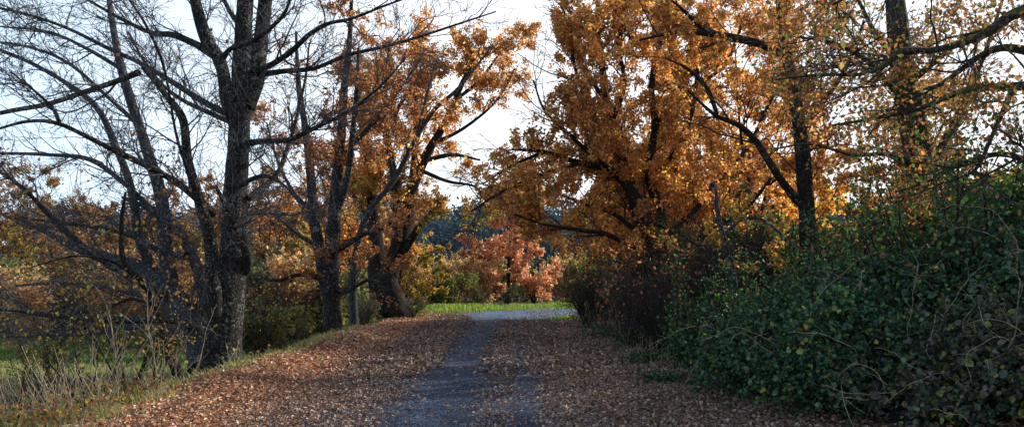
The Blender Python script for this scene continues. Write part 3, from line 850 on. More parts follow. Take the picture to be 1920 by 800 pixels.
# ---- tree 7: just outside the frame, its long mossy limbs reach in
D7 = 9.5
base = P(1985, 600, D7); base[2] = ground(base[0], base[1])
T7 = [
    [(1990, 720, 0, 60), (1975, 500, 0, 50), (1958, 300, 0, 44), (1945, 100, 0, 40), (1938, -80, 0, 30), (1930, -300, 0, 14)],
    [(1938, 15, 0, 26), (1895, 30, -.1, 22), (1850, 62, -.2, 17), (1800, 82, -.3, 14), (1745, 95, -.4, 12), (1690, 96, -.5, 11), (1650, 125, -.6, 8), (1610, 140, -.7, 7), (1540, 140, -.8, 5), (1450, 150, -1, 3)],
    [(1950, 160, 0, 22), (1890, 163, .2, 17), (1830, 165, .4, 14), (1780, 180, .6, 11), (1720, 205, .8, 9), (1650, 220, 1, 7), (1560, 235, 1.2, 4)],
    [(1900, 165, .2, 14), (1880, 210, 0, 10), (1858, 260, -.2, 8), (1835, 310, -.4, 7), (1812, 330, -.5, 4)],
    [(1950, 100, 0, 20), (1880, 90, .7, 14), (1830, 110, 1.2, 11), (1760, 160, 1.7, 8), (1700, 170, 2.2, 5)],
    [(1955, 320, 0, 16), (1890, 290, .4, 11), (1820, 300, .8, 8), (1740, 340, 1.2, 5), (1680, 360, 1.6, 3)],
    [(1940, -20, 0, 22), (1860, -60, .2, 14), (1760, -60, .4, 10), (1640, -30, .8, 7), (1560, 10, 1.2, 4)],
]
make_tree('tree', base, 'tree at the edge of view with mossy green limbs reaching over the brambles', T7, D7, 1, B_MOSS, B_TWIG, SPARSE,
          leaf=dict(n=10500, size=.070, pal=MIX6, w=[3, 3, 2, 2, 2, 1], thr=-.1, f=.9, jit=.12, kind=LOBED, mat=M_LEAF))

# slender pale trunk in front of tree 4
base = P(1384, 590, 15); base[2] = ground(base[0], base[1])
make_tree('tree', base, 'slender pale grey stem standing between the bramble bank and the orange oak',
          [[(1390, 620, 0, 17), (1380, 560, 0, 15), (1370, 500, 0, 14), (1358, 450, 0, 12), (1346, 400, 0, 9), (1342, 345, 0, 5)],
           [(1358, 440, 0, 7), (1390, 412, -.2, 6), (1430, 412, -.4, 6), (1475, 450, -.6, 6), (1525, 500, -.8, 4)],
           [(1372, 510, 0, 6), (1320, 470, -.3, 5), (1280, 440, -.5, 3)]],
          15, 1, B_GREY, B_TWIG, [dict(dens=3, L=.9, wig=.2, K=7, rmin=.003), dict(dens=5, L=.4, wig=.2, K=4, rmin=.0025, sides=3)],
          leaf=dict(n=900, size=.08, pal=OLIVE + ORANGE[:2], kind=LOBED))

# ------------------------------------------------------------------ GENERIC TREES (prototypes + copies)
def generic(name, label, Ht, pal, n, size, stems=1, spread=.35, bark=B_DARK, levels=None, w=None, thr=-.2, low=.12, mat=None, group=None, cat='tree', f=.5, twigm=B_TWIG):
    t = empty(name, (0, 0, 0)); tag(t, label, cat, group)
    PTs = []; RDs = []
    for s in range(stems):
        K = 16; tt = np.linspace(0, 1, K)
        a = RNG.uniform(0, 6.28); lean = spread * RNG.uniform(.3, 1) * (1 if stems > 1 else .25)
        h = Ht * RNG.uniform(.75, 1)
        pt = np.stack([np.cos(a) * lean * h * tt ** 1.3, np.sin(a) * lean * h * tt ** 1.3, h * tt - .1], 1)
        pt[:, :2] += (tt * .35)[:, None] * np.stack([snoise(pt + s * 7, .6, 0), snoise(pt + s * 7, .6, 1)], 1)
        PTs.append(pt); RDs.append(Ht * (.020 if stems == 1 else .011) * (1 - tt * .93))
    PT = np.array(PTs); RD = np.array(RDs)
    b = MB(); tubes(b, PT, RD, 8, rough=.08); b.build('trunk' if cat == 'tree' else 'stems', bark, t, smooth=True)
    lv = levels or [dict(dens=3.0, L=Ht * .36, ang=(35, 75), up=.15, bend=.03, wig=.12, K=8, rlen=.012, rmin=.008, flat=.8, tmin=low, sides=4, tpow=.6),
                    dict(dens=2.4, L=Ht * .15, ang=(25, 60), up=.05, wig=.16, K=5, rlen=.01, rmin=.006, sides=3),
                    dict(dens=3.2, L=Ht * .07, ang=(25, 60), wig=.2, K=3, rlen=.01, rmin=.005, sides=3)]
    finish_tree(t, (0, 0, 0), PT, RD, lv, twigm, dict(n=n, size=size, pal=pal, w=w, thr=thr, f=f, jit=.08, mat=mat or M_LEAF) if n else None)
    return t


def place(proto_used, proto, px, d, rz, s, label, group, cat='tree', dz=0):
    x = (px - 960) / F * d
    loc = (x, d, ground(x, d) + dz - .05)
    if not proto_used.get(proto.name):
        proto_used[proto.name] = 1
        proto.location = loc; proto.rotation_euler = (0, 0, rz); proto.scale = (s, s, s); tag(proto, label, cat, group)
        return proto
    return copy_tree(proto, loc, rz, s, label, group, cat)


used = {}
gO = generic('tree', 'x', 8.5, ORANGE, 19000, .12, w=WO, stems=2, low=.05, f=1.3)
gB = generic('tree', 'x', 7.5, BROWN[:3] + TAN + [(.42, .25, .17), (.34, .19, .13)], 15000, .12, stems=3, low=.03, f=1.2)
gY = generic('tree', 'x', 6.5, OLIVE + ORANGE[3:4], 14000, .13, stems=2, low=.05, f=1.2)
gGlow = generic('tree', 'x', 6, [(.85, .46, .13), (.90, .62, .16), (.75, .36, .11), (.60, .55, .12)], 9000, .12, stems=3, low=.03, thr=-.5, f=1.5)  # brighter leaf palette stands in for the backlit sun glow
gT = generic('tree', 'x', 8.5, BROWN + TAN, 2500, .16, stems=2, thr=0)
GL = 'woodland row beyond the field'
left_row = [
    (gB, -260, 40, 0, 1.0, 'brown leaved tree at the outermost end of the row beyond the field'),
    (gB, -90, 44, 1.2, .95, 'russet tree second from the outer end of the row beyond the field'),
    (gY, 20, 42, 2.2, .85, 'low olive tree beyond the field near the picture edge'),
    (gB, 110, 47, 3.4, 1.0, 'pinkish brown tree beyond the field behind the fallen looking low limb'),
    (gB, 200, 50, .4, .8, 'rusty orange tree beyond the field behind the leaning grey stems'),
    (gT, 150, 40, 4.4, .8, 'almost bare tree standing before the brown row beyond the field'),
    (gB, 300, 46, 5.1, .9, 'brown tree beyond the field, seen through the leaning grey stems'),
    (gY, 385, 44, 3.9, .8, 'olive tree beyond the field directly behind the big lichen trunk'),
    (gB, 500, 40, .9, .9, 'brown tree beyond the field, just past the big lichen trunk'),
    (gY, 560, 36, 1.9, .8, 'yellow green small tree between the big lichen trunk and the twin stems'),
    (gO, 540, 46, 2.9, .95, 'tall orange tree behind the gap between big trunk and twin stems'),
    (gO, 660, 42, 4.0, .9, 'orange tree behind the twin stemmed tree'),
    (gB, 610, 52, 5.6, 1.1, 'tall brown tree far behind the twin stemmed tree'),
    (gY, 790, 41, .2, .55, 'small golden olive tree beside the split dark trunk at the bend'),
    (gO, 745, 47, 2.5, .8, 'orange tree behind the split dark trunk'),
    (gB, 420, 56, 2.0, 1.1, 'tall brown tree farthest behind the big lichen trunk'),
    (gB, 30, 60, 4.0, 1.1, 'tall brown tree at the back of the row beyond the field'),
]
for p_, px, d, rz, s, lb in left_row:
    place(used, p_, px, d, rz, s, lb, 'trees beyond the field')
right_row = [
    (gO, 1420, 27, 1.0, 1.1, 'orange tree directly behind the broad orange oak'),
    (gO, 1330, 31, 2.7, 1.15, 'orange tree deep behind the forked dark trunks'),
    (gGlow, 1540, 25, 3.3, .8, 'glowing orange tree behind the straight dark tree'),
    (gGlow, 1650, 23, 4.6, .75, 'glowing orange tree behind the brambles, between the straight dark tree and mossy trunk'),
    (gY, 1580, 21, 5.2, .45, 'low yellow green tree behind the crest of the brambles'),
    (gY, 1800, 20, .3, .62, 'olive green tree behind the mossy trunk'),
    (gT, 1750, 17, 1.9, .75, 'sparse half bare tree just behind the mossy trunk'),
    (gY, 1900, 17, 3.0, .62, 'green tree above the brambles at the edge of view'),
    (gGlow, 1720, 28, 5.9, .7, 'orange tree far behind the mossy trunk'),
    (gT, 1690, 19, .7, .75, 'sparse twiggy tree between the straight dark tree and the mossy trunk'),
    (gO, 1220, 29, 3.9, 1.05, 'orange tree behind the forked trunks near the lane bend'),
    (gO, 1165, 32, 1.3, .85, 'orange tree at the back of the wood nearest the lane bend'),
    (gO, 1275, 27, 4.4, .85, 'orange tree right behind the fork of the dark trunks'),
    (gY, 1890, 26, 2.2, .5, 'orange tree far back behind the brambles at the edge of view'),
    (gY, 1440, 21, 2.0, .42, 'knee high bright yellow green shrubby tree under the orange oak'),
]
for p_, px, d, rz, s, lb in right_row:
    place(used, p_, px, d, rz, s, lb, 'trees behind the brambles')
# wood continuing beyond the frame edge on the sunny side
for x_, y_, p_, s in [(13, 9, gB, 1.1), (16, 13, gO, 1.2), (15, 5, gB, 1.1), (21, 19, gO, 1.2), (11, 3, gY, 1.1)]:
    copy_tree(p_, (x_, y_, ground(x_, y_)), x_, s, 'woodland tree continuing the wood beyond the brambles, outside the view', 'trees behind the brambles', 'tree')

# ------------------------------------------------------------------ BEND: pink tree and shrubs
RNG = np.random.default_rng(42)
PK = generic('tree', 'x', 7.6, PINK, 24000, .15, stems=1, thr=-1.3, f=1.2, mat=M_LEAF,
             levels=[dict(dens=6, L=3.1, ang=(60, 88), up=.05, bend=.0, wig=.08, K=8, rlen=.012, rmin=.010, flat=.5, tmin=.06, sides=4, tpow=.75),
                     dict(dens=4, L=.8, ang=(30, 60), wig=.12, K=5, rmin=.007, flat=.3, sides=3, up=.05),
                     dict(dens=4, L=.35, ang=(30, 60), wig=.12, K=3, rmin=.006, flat=.3, sides=3)])
p = P(955, 566, 53); PK.location = (p[0], p[1], ground(p[0], p[1])); PK.scale = (1.1, 1.1, 1.22); tag(PK, 'salmon pink tree with layered boughs in sun where the lane turns')
SHR = [dict(dens=8, L=1.0, ang=(30, 80), up=.1, bend=.0, wig=.15, K=6, rlen=.01, rmin=.006, tmin=.02, sides=3),
       dict(dens=6, L=.5, ang=(25, 60), wig=.2, K=4, rmin=.005, sides=3)]
sPink = generic('shrub', 'x', 2.8, PINK, 6500, .14, stems=8, spread=.8, levels=SHR, cat='shrub', thr=-.1, f=1.3, mat=M_LEAF)
sTan = generic('shrub', 'x', 3.0, TAN + PINK[:1], 4200, .14, stems=9, spread=.5, levels=SHR, cat='shrub', bark=B_STRAW, twigm=B_STRAW, thr=-.1, f=1.3, mat=M_LEAF)
sGrn = generic('shrub', 'x', 1.6, [(.10, .14, .05), (.16, .18, .07), (.22, .22, .09)], 6500, .13, stems=9, spread=.8, levels=SHR, cat='shrub', thr=-.4)
sDrk = generic('shrub', 'x', 2.2, GREEN + BROWN[:2], 5200, .10, stems=12, spread=.7, levels=SHR, cat='shrub', thr=-.2)
sBrn0 = sBrn = generic('shrub', 'x', 2.4, BROWN + BROWN[:2] + PINK[3:4], 1500, .10, stems=14, spread=.7, levels=SHR, cat='shrub', thr=0.)
used = {}
for p_, px, d, rz, s, lb in [
    (sPink, 1000, 51, 0, 1.0, 'low pink red shrub spreading from the foot of the pink tree towards the lane'),
    (sTan, 905, 52, 0, .95, 'tall tan shrub next to the pink tree'),
    (sTan, 875, 54, 1, 1.05, 'tan and olive shrub in the sun, midway between pink tree and split trunk'),
    (sTan, 830, 50, 2, .8, 'straw coloured shrub behind the golden olive tree at the bend'),
    (sTan, 790, 47, 3, .8, 'straw coloured shrub near the foot of the split dark trunk'),
    (sGrn, 850, 49, 0, 1.2, 'rounded grey green broom shrub on the sunny verge'),
    (sGrn, 815, 48, 1.5, 1.0, 'small grey green shrub beside the rounded broom'),
    (sDrk, 893, 49.2, 0, .55, 'small dark green shrub below the tan shrubs'),
    (sDrk, 948, 49, 1, .55, 'small dark green shrub right under the pink tree'),
    (sTan, 1040, 56, 4, .8, 'tan shrub beyond the pink shrub at the bend'),
]:
    place(used, p_, px, d, rz, s, lb, 'shrubs at the bend', 'shrub')
for p_, px, d, rz, s, lb in [
    (sTan, 820, 58, 1.1, 1.0, 'dull tan thicket bush behind the grey green broom'), (sTan, 860, 62, 2.1, 1.1, 'dull tan thicket bush far behind the broom'),
    (sGrn, 905, 60, 3.1, 1.8, 'olive thicket bush behind the tan shrubs'), (sGrn, 1000, 60, 4.1, 1.8, 'olive thicket bush behind the pink shrub'),
    (sTan, 1060, 60, 5.1, 1.1, 'dull thicket bush behind the corner of the lane'), (sGrn, 780, 56, .1, 1.6, 'olive thicket bush behind the split trunk'),
    (sGrn, 1090, 58, 2.6, 1.8, 'olive thicket bush beyond the bend, half hidden by the corner bush')]:
    copy_tree(p_, ((px - 960) / F * d, d, ground((px - 960) / F * d, d)), rz, s, lb, 'shrubs at the bend', 'shrub')
used2 = {}
hedge_words = ['outermost', 'second outermost', 'third', 'fourth', 'fifth', 'sixth', 'seventh', 'eighth', 'ninth', 'tenth', 'eleventh', 'twelfth', 'innermost']
for i, hw in enumerate(hedge_words):
    px = -60 + i * 55; d = 33 + 3 * math.sin(i * 2.3)
    p_ = [sTan, sGrn, sBrn0, sPink][[0, 2, 0, 1, 2, 0, 3, 0, 2, 1, 2, 0, 1][i]]
    sc_ = [1.15, 1.9, 1.35, 1.0][[0, 2, 0, 1, 2, 0, 3, 0, 2, 1, 2, 0, 1][i]] * (1 if i % 2 else .85)
    x_ = (px - 960) / F * d
    copy_tree(p_, (x_, d, ground(x_, d)), i * 1.7, sc_, hw + (' bush of the scrub hedge closing the field, counted from the view edge' if i < 12 else ' bush of the scrub hedge closing the field, beside the twin stems'), 'scrub hedge at the end of the field', 'shrub')
for p_, px, d, rz, s, lb in [
    (sDrk, 1090, 31, 0, .72, 'dark rounded bush marking the inner corner of the lane'),
    (sBrn, 1128, 28, 1, .72, 'reddish brown dry bush beside the dark corner bush'),
    (sDrk, 1155, 27, 2, .85, 'dark green bush under the edge of the orange oak'),
    (sBrn, 1180, 23, 3, 1.0, 'twiggy brown bush below the forked trunks'),
    (sDrk, 1215, 21.5, 4, .9, 'dark bush between twiggy brown bush and forked trunks'),
    (sBrn, 1260, 19, 5, .95, 'twiggy brown bush before the forked trunks'),
    (sDrk, 1310, 20, .6, 1.1, 'dark green bush behind the near bramble mound'),
    (sBrn, 1340, 17, 1.6, .9, 'dry brown bush between brambles and slender pale stem'),
    (sDrk, 1420, 18, 2.6, 1.2, 'dark green bush behind the slender pale stem'),
    (sBrn, 1100, 25, 2.6, .9, 'tangled twiggy bush right behind the verge, nearest the dark corner bush'),
    (sBrn, 1195, 17.5, 3.6, .75, 'bare twiggy bush on the verge before the dark bushes'),
    (sBrn, 1240, 15.5, 4.9, .7, 'bare twiggy bush at the far end of the bramble bank'),
    (sBrn, 1300, 22, .9, 1.3, 'tall twiggy brown bush between forked trunks and slender pale stem'),
    (sGrn, 1330, 24, 0, 1.5, 'yellow green bush deep below the orange oak'),
    (sGrn, 1450, 20, 2, 1.3, 'yellow green bush under the crooked limb'),
    (sDrk, 690, 30, 3.6, .5, 'dark bush at the foot of the split trunk'),
    (sBrn, 672, 28, 4.6, .55, 'dry brown bush between twin stems and split trunk'),
    (sDrk, 560, 25, 5.6, .55, 'dark low bush before the twin stemmed tree'),
    (sBrn, 520, 20, .2, .65, 'dry brown bush on the bank between big trunk and twin stems'),
    (sGrn, 490, 17, 1.2, .7, 'olive bush behind the big lichen trunk'),
    (sDrk, 775, 32, 2.2, .4, 'low dark bush on the lane side of the split trunk'),
]:
    if p_ in (sDrk, sGrn):
        copy_tree(p_, ((px - 960) / F * d, d, ground((px - 960) / F * d, d)), rz, s, lb, 'roadside bushes', 'shrub')
    else:
        place(used2, p_, px, d, rz, s, lb, 'roadside bushes', 'shrub')

# ------------------------------------------------------------------ FAR WOOD on the hillside
n = 1900
y = RNG.uniform(88, 200, n); x = RNG.uniform(-.62, .62, n) * y
hz = H(x, y); hh = RNG.uniform(5, 9.5, n)
K = 6; tt = np.linspace(0, 1, K)
PT = np.stack([x, y, hz - .2], 1)[:, None] + np.stack([.6 * RNG.normal(size=(n, 1)) * tt, .6 * RNG.normal(size=(n, 1)) * tt, hh[:, None] * tt], -1)
RD = np.full((n, 1), .13) * (1 - .8 * tt)[None]
fw = MB()
tc_ = np.array([[.26, .30, .32]]) * RNG.uniform(.3, .9, (n, 1))  # trunks, boughs and leaves carry painted blue distance haze
tubes(fw, PT, RD, 3, tc_)
b1 = grow(PT, RD, 1.6, 2.6, ang=(15, 45), up=.3, wig=.1, K=4, rmin=.035, rlen=.02, tmin=.25)
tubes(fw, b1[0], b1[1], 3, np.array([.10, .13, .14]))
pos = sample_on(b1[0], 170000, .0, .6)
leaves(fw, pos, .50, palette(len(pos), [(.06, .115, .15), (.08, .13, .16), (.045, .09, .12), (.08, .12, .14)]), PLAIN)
tag(fw.build('distant_wood', M_FARWOOD), 'bare wood tinted blue for distance haze, covering the shaded hillside beyond the bend', 'wood', kind='stuff')

# ------------------------------------------------------------------ BRAMBLES
def mound(cx, cy, r, h, label, n, leafpal=GREEN, w=None, size=.046, canes=6, dry=0, deep=.38):
    gz_ = ground(cx, cy)
    t = empty('bramble_bush', (cx, cy, gz_)); tag(t, label, 'bush', 'brambles along the lane')
    seed = cx * 3.1 + cy

    def surf(u, a, sc=1.0):
        # u: 0 top .. 1 rim ; superellipse dome with lumps
        el = u * math.pi / 2
        d = np.stack([np.sin(el) * np.cos(a), np.sin(el) * np.sin(a), np.cos(el)], 1)
        q = d * np.array([r, r, h])
        k = 1 + .22 * snoise(q + seed, 1.3) + .14 * snoise(q + seed, 3.4, 1)
        p_ = q * k[:, None] * sc
        return p_, nrm(d / np.array([r, r, h]) )
    # dark inner shell, added to block light through the bush
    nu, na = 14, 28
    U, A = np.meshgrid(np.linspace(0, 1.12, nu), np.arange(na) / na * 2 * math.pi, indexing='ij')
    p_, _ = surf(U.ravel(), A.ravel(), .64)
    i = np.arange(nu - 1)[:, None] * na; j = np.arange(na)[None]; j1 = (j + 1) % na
    shade_mb = MB(); shade_mb.add(p_, [np.stack([i + j, i + na + j, i + na + j1, i + j1], -1).reshape(-1, 4)], np.array([.012, .014, .010]))
    shade_mb.build('shade_shell', M_SHADE_SHELL, t, smooth=True)
    # tangle of stems
    m = int(420 * r * h)
    u = RNG.random(m) ** .5; a = RNG.uniform(0, 6.28, m)
    p0, nn = surf(u, a, .88)
    K = 7; pts = np.zeros((m, K, 3)); pts[:, 0] = p0
    dd = nrm(nn * .5 + RNG.normal(size=(m, 3)) * .7 + np.array([0, 0, .25]))
    L = RNG.uniform(.25, .75, m)[:, None] / (K - 1)
    for k_ in range(1, K):
        pts[:, k_] = pts[:, k_ - 1] + dd * L
        dd = nrm(dd + .25 * RNG.normal(size=(m, 3)) + np.array([0, 0, -.12]))
    tg = MB(); tubes(tg, pts, np.full((m, K), .0035) * np.linspace(1, .5, K)[None], 3)
    tg.build('stem_tangle', B_TWIG, t)['kind'] = 'stuff'
    sp = sample_on(pts, int(n * .5), .3, .015)
    lf = MB(); leaves(lf, sp, size * 1.15, palette(len(sp), leafpal + [(.16, .20, .05)], (w or [1] * len(leafpal)) + [.4], .3), ROUND, None)
    lf.build('leafy_shoots', M_BRAMBLE, t)
    # leaves
    n = int(n * 1.6); u = RNG.random(n) ** .5; a = RNG.uniform(0, 6.28, n)
    p_, nn = surf(u, a, 1.0)
    dp = RNG.random(n) ** 1.5
    p_ = p_ * (1 - deep * dp)[:, None] + .03 * RNG.normal(size=(n, 3))
    ok = (RNG.random(n) < sstep(snoise(p_ + seed, 2.1, 2), -.55, .15) * .88 + .12) & (p_[:, 2] > -.1)
    # thin out towards the dry dark foot
    ok &= RNG.random(n) < .25 + .75 * sstep(p_[:, 2] / h, .02, .35)
    p_ = p_[ok]; nn = nn[ok]
    cc = palette(len(p_), leafpal + [(.20, .24, .05), (.40, .36, .06), (.22, .12, .06)], (w or [1] * len(leafpal)) + [.35, .12, .15], .3, pos=p_)
    fl = MB()
    # trifoliate: three leaflets from one point
    leaves(fl, p_, size, cc, ROUND, nn * .8 + np.array([0, -.1, .5]), .95)
    leaves(fl, p_ + .01 * RNG.normal(size=p_.shape), size * .9, cc, ROUND, nn * .8 + np.array([0, -.1, .5]), .95)
    leaves(fl, p_[::4], size * 1.6, cc[::4] * 1.15, ROUND, nn[::4] * .8 + np.array([0, -.1, .5]), .95)
    fl.build('foliage', M_BRAMBLE, t)
    for _ in range(int(canes * 1.8)):
        a = RNG.uniform(math.pi * .95, math.pi * 1.75); u = RNG.uniform(.35, .85, 1)
        p0, n0 = surf(u, np.array([a]), .95)
        K = 14; q = [p0[0]]
        dd = nrm(n0[0] * .6 + RNG.normal(size=3) * .6 + np.array([-.15, -.1, .5]))
        Ls = RNG.uniform(.35, 1.4) / K; cg_ = RNG.uniform(.0, .14)
        for _k in range(K - 1):
            q.append(q[-1] + dd * Ls); dd = nrm(dd + .17 * RNG.normal(size=3) + np.array([0, 0, -cg_]))
        c_ = MB(); cp = np.array([q]); cr = np.linspace(.0044, .0018, K)[None]; tubes(c_, cp, cr, 4)
        sh = grow(cp, cr, 5, .28, ang=(30, 70), wig=.25, K=5, rmin=.0014, tmin=.2); tubes(c_, sh[0], sh[1], 3)
        c_.build('cane', B_STRAW, t)
    return t


mound(3.95, 13.2, 1.35, 1.15, 'lane side bramble bush with bluish green leaves, farthest along the verge', 9500, canes=4)
mound(3.8, 10.8, 1.25, 1.30, 'bushy dark green bramble bulging towards the lane', 11500, canes=5)
mound(4.1, 9.2, 1.15, 1.10, 'bramble bush at the leaf strewn lane edge with yellow tinted leaves', 10500, canes=6)
mound(5.0, 10.4, 1.55, 1.5, 'rounded mid height bramble mound behind the lane edge bushes', 13000, canes=8)
mound(5.3, 12.8, 1.7, 1.35, 'bramble mound in front of the straight dark tree', 10000, canes=4)
mound(6.2, 9.4, 1.6, 1.95, 'tall bramble mound with pale arching canes below the mossy trunk', 15000, canes=14)
mound(7.2, 11.2, 1.9, 2.2, 'highest bramble mound at the edge of view', 15000, leafpal=IVY, canes=6)
mound(6.9, 8.2, 1.2, 1.95, 'dark bramble mound full of dry canes at the edge of view', 9000, canes=16)
mound(7.6, 14.0, 2.0, 2.2, 'bramble mound at the back under the green tree', 9000, leafpal=IVY, canes=2)

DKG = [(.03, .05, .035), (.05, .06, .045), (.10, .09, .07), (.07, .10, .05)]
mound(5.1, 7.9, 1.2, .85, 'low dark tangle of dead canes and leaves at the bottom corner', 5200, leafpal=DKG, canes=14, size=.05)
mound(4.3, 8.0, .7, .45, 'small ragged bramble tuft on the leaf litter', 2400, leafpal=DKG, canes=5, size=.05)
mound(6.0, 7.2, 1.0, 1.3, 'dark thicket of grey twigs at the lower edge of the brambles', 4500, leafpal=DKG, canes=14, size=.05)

sSap = generic('sapling', 'x', 2.6, IVY + GREEN + BROWN[:1], 800, .058, stems=6, spread=.45, cat='sapling', thr=-.6, mat=M_BRAMBLE,
               levels=[dict(dens=5, L=.8, ang=(25, 60), up=.1, bend=0, wig=.22, K=7, rlen=.008, rmin=.0035, tmin=.3, sides=4),
                       dict(dens=6, L=.35, ang=(25, 60), wig=.25, K=4, rmin=.0028, sides=3)])
used3 = {}
for px, d, rz, s, lb in [
    (1330, 12.8, 0, .70, 'leafy sapling at the lane end of the bramble bank'), (1400, 12.2, 1, .75, 'thin sapling rising from the bushy dark green bramble'),
    (1475, 11.9, 2, .85, 'sapling standing in the brambles under the crooked limb'), (1560, 11.4, 3, .95, 'sapling in the brambles in front of the straight dark tree'),
    (1630, 10.8, 4, 1.0, 'sapling in the brambles just lane side of the mossy trunk'), (1700, 9.9, 5, 1.0, 'sapling hiding the foot of the mossy trunk'),
    (1770, 10.4, 6, 1.15, 'taller sapling in the brambles just past the mossy trunk'), (1850, 9.6, .6, 1.15, 'sapling on the bramble crest below the mossy green limbs'),
    (1905, 10.5, 1.6, 1.3, 'tallest sapling on the bramble crest at the edge of view')]:
    place(used3, sSap, px, d, rz, s, lb, 'saplings growing through the brambles', 'sapling')

# small verge weeds on the right side of the lane
for (x_, y_, r_, h_, lb) in [(2.5, 14.6, .35, .22, 'small green weed patch on the verge beyond the bulging bramble'), (2.3, 12.2, .28, .16, 'tiny green weed patch at the lane edge before the brambles'),
                             (2.75, 17.5, .5, .35, 'grassy weed clump on the verge below the dark bushes'), (2.6, 21, .6, .4, 'grassy weed clump farther up the verge below the dark bushes')]:
    zz = ground(x_, y_)
    t = empty('weed_clump', (x_, y_, zz)); tag(t, lb, 'weeds', 'weed clumps on the verge')
    m = int(2600 * r_)
    pp = np.stack([r_ * .6 * RNG.normal(size=m), r_ * .6 * RNG.normal(size=m), h_ * RNG.random(m) ** 1.3], 1)
    b = MB(); leaves(b, pp, .055, palette(m, GREEN + [(.12, .14, .06)]), ROUND, np.tile([[0, 0, 1.]], (m, 1)), .5)
    b.build('foliage', M_BRAMBLE, t)
    K = 5; m = int(120 * r_); p0 = np.stack([r_ * .6 * RNG.normal(size=m), r_ * .6 * RNG.normal(size=m), 0 * RNG.random(m)], 1)
    dd = RNG.normal(size=(m, 3)) * .4 + [0, 0, 1]
    pts = p0[:, None] + dd[:, None] * (np.linspace(0, 1, K)[None, :, None] * (h_ * 1.5))
    b = MB(); tubes(b, pts, np.full((m, K), .003), 3); b.build('stems', B_STRAW, t)['kind'] = 'stuff'

# ------------------------------------------------------------------ DRY STALKS on the left bank
def stalk(x, y, h, lean, az, label, group, r=.011, br=5, lf=6, branch=.4):
    z = ground(x, y)
    t = empty('dry_stalk', (x, y, z)); tag(t, label, 'weed stalk', group)
    K = 12; q = [np.array([0, 0, -.03])]; dd = nrm(np.array([math.cos(az) * lean, math.sin(az) * lean, 1.]))
    for k in range(K - 1):
        q.append(q[-1] + dd * h / K); dd = nrm(dd + .09 * RNG.normal(size=3) + np.array([math.cos(az), math.sin(az), 0]) * .04)
    PT = np.array([q]); RD = np.linspace(r, r * .35, K)[None]
    b = MB(); tubes(b, PT, RD, 5)
    g = grow(PT, RD, br / h, h * branch, ang=(20, 50), up=.25, wig=.12, K=6, rlen=.012, rmin=.0024, tmin=.25, flat=1)
    g2 = grow(g[0], g[1], 4, h * .12, ang=(20, 50), up=.1, wig=.12, K=4, rmin=.0018, tmin=.3) if len(g[0]) else g
    tubes(b, g[0], g[1], 3)
    if len(g2[0]): tubes(b, g2[0], g2[1], 3)
    b.build('stem', B_STRAW, t)
    if lf and len(g[0]):
        pos = sample_on(g[0], lf, .5, .01)
        b = MB(); leaves(b, pos, .05, palette(lf, OLIVE + [(.35, .4, .08)]), ROUND); b.build('leaves', M_LEAF, t)


named = [
    (500 - 20, 720, 10.5, 1.1, 'x'),
]
spots = [  # px, distance, height, lean, azimuth, label
    (296, 10.6, 1.35, .02, 1.0, 'tallest branching dry stalk just before the crooked sapling'),
    (222, 10.2, 1.25, .06, 2.0, 'tall forked dry stalk standing in front of the field'),
    (246, 10.9, 1.05, -.05, .3, 'slim dry stalk between the two tall branching stalks'),
    (182, 9.6, .95, .35, .2, 'dry stalk leaning towards the lane'),
    (205, 9.2, .70, -.55, .1, 'short thick dry stalk tilted away from the lane'),
    (120, 9.8, .85, .1, 2.8, 'thin dry stalk near the edge of view'),
    (150, 10.3, 1.0, .25, .5, 'thin dry stalk bent over the bank'),
    (60, 9.0, .8, .3, 1.0, 'pale dry stalk low in the corner of the bank'),
    (360, 11.6, .85, .12, .4, 'dry stalk between sapling and big trunk'),
    (335, 11.0, .7, -.2, .4, 'short dry stalk close to the sapling foot'),
    (410, 12.2, .6, .5, .2, 'dry stalk leaning across the foot of the big trunk'),
    (440, 12.4, .7, .7, 6.1, 'dry stalk slanting over the leaves by the big trunk'),
]
for px, d, h, ln_, az, lb in spots:
    x_ = (px - 960) / F * d
    stalk(x_, d, h * 1.25, ln_, az, lb, 'dry stalks on the bank', br=8, lf=5)
for i in range(34):
    d = RNG.uniform(7.6, 12.5); px = RNG.uniform(-40, 400 if d > 10 else 230)
    x_ = (px - 960) / F * d
    stalk(x_, d, RNG.uniform(.25, .6), RNG.uniform(0, .9), RNG.uniform(0, 6.28), 'short thin straw stalk among the weeds of the bank', 'short straw stalks', r=.0042, br=2.5, lf=int(RNG.integers(0, 5)))

sBare = generic('sapling', 'x', 1.9, OLIVE + ORANGE[3:4], 170, .055, stems=5, spread=.45, cat='sapling', thr=-.8, mat=M_LEAF,
                levels=[dict(dens=5, L=.75, ang=(20, 55), up=.1, bend=0, wig=.2, K=7, rlen=.008, rmin=.0032, tmin=.2, sides=4),
                        dict(dens=6, L=.32, ang=(25, 60), wig=.25, K=4, rmin=.0024, sides=3)])
used4 = {}
for px, d, rz, s, lb in [
    (25, 9.8, 0, .8, 'bare bank sapling closest to the edge of view'), (95, 10.8, 1, .95, 'bare bank sapling before the low horizontal limbs'),
    (165, 10.2, 2, .8, 'bare bank sapling beside the leaning dry stalk'), (240, 11.6, 3, 1.0, 'bare bank sapling in front of the leaning grey stems'),
    (290, 12.2, 4, .8, 'bare bank sapling just before the crooked dark sapling'), (480, 15.5, 5, .8, 'bare bank sapling on the far side of the big lichen trunk'),
    (540, 18, 6, .9, 'bare bank sapling between the big trunk and the twin stems')]:
    place(used4, sBare, px, d, rz, s, lb, 'bare saplings on the bank', 'sapling')

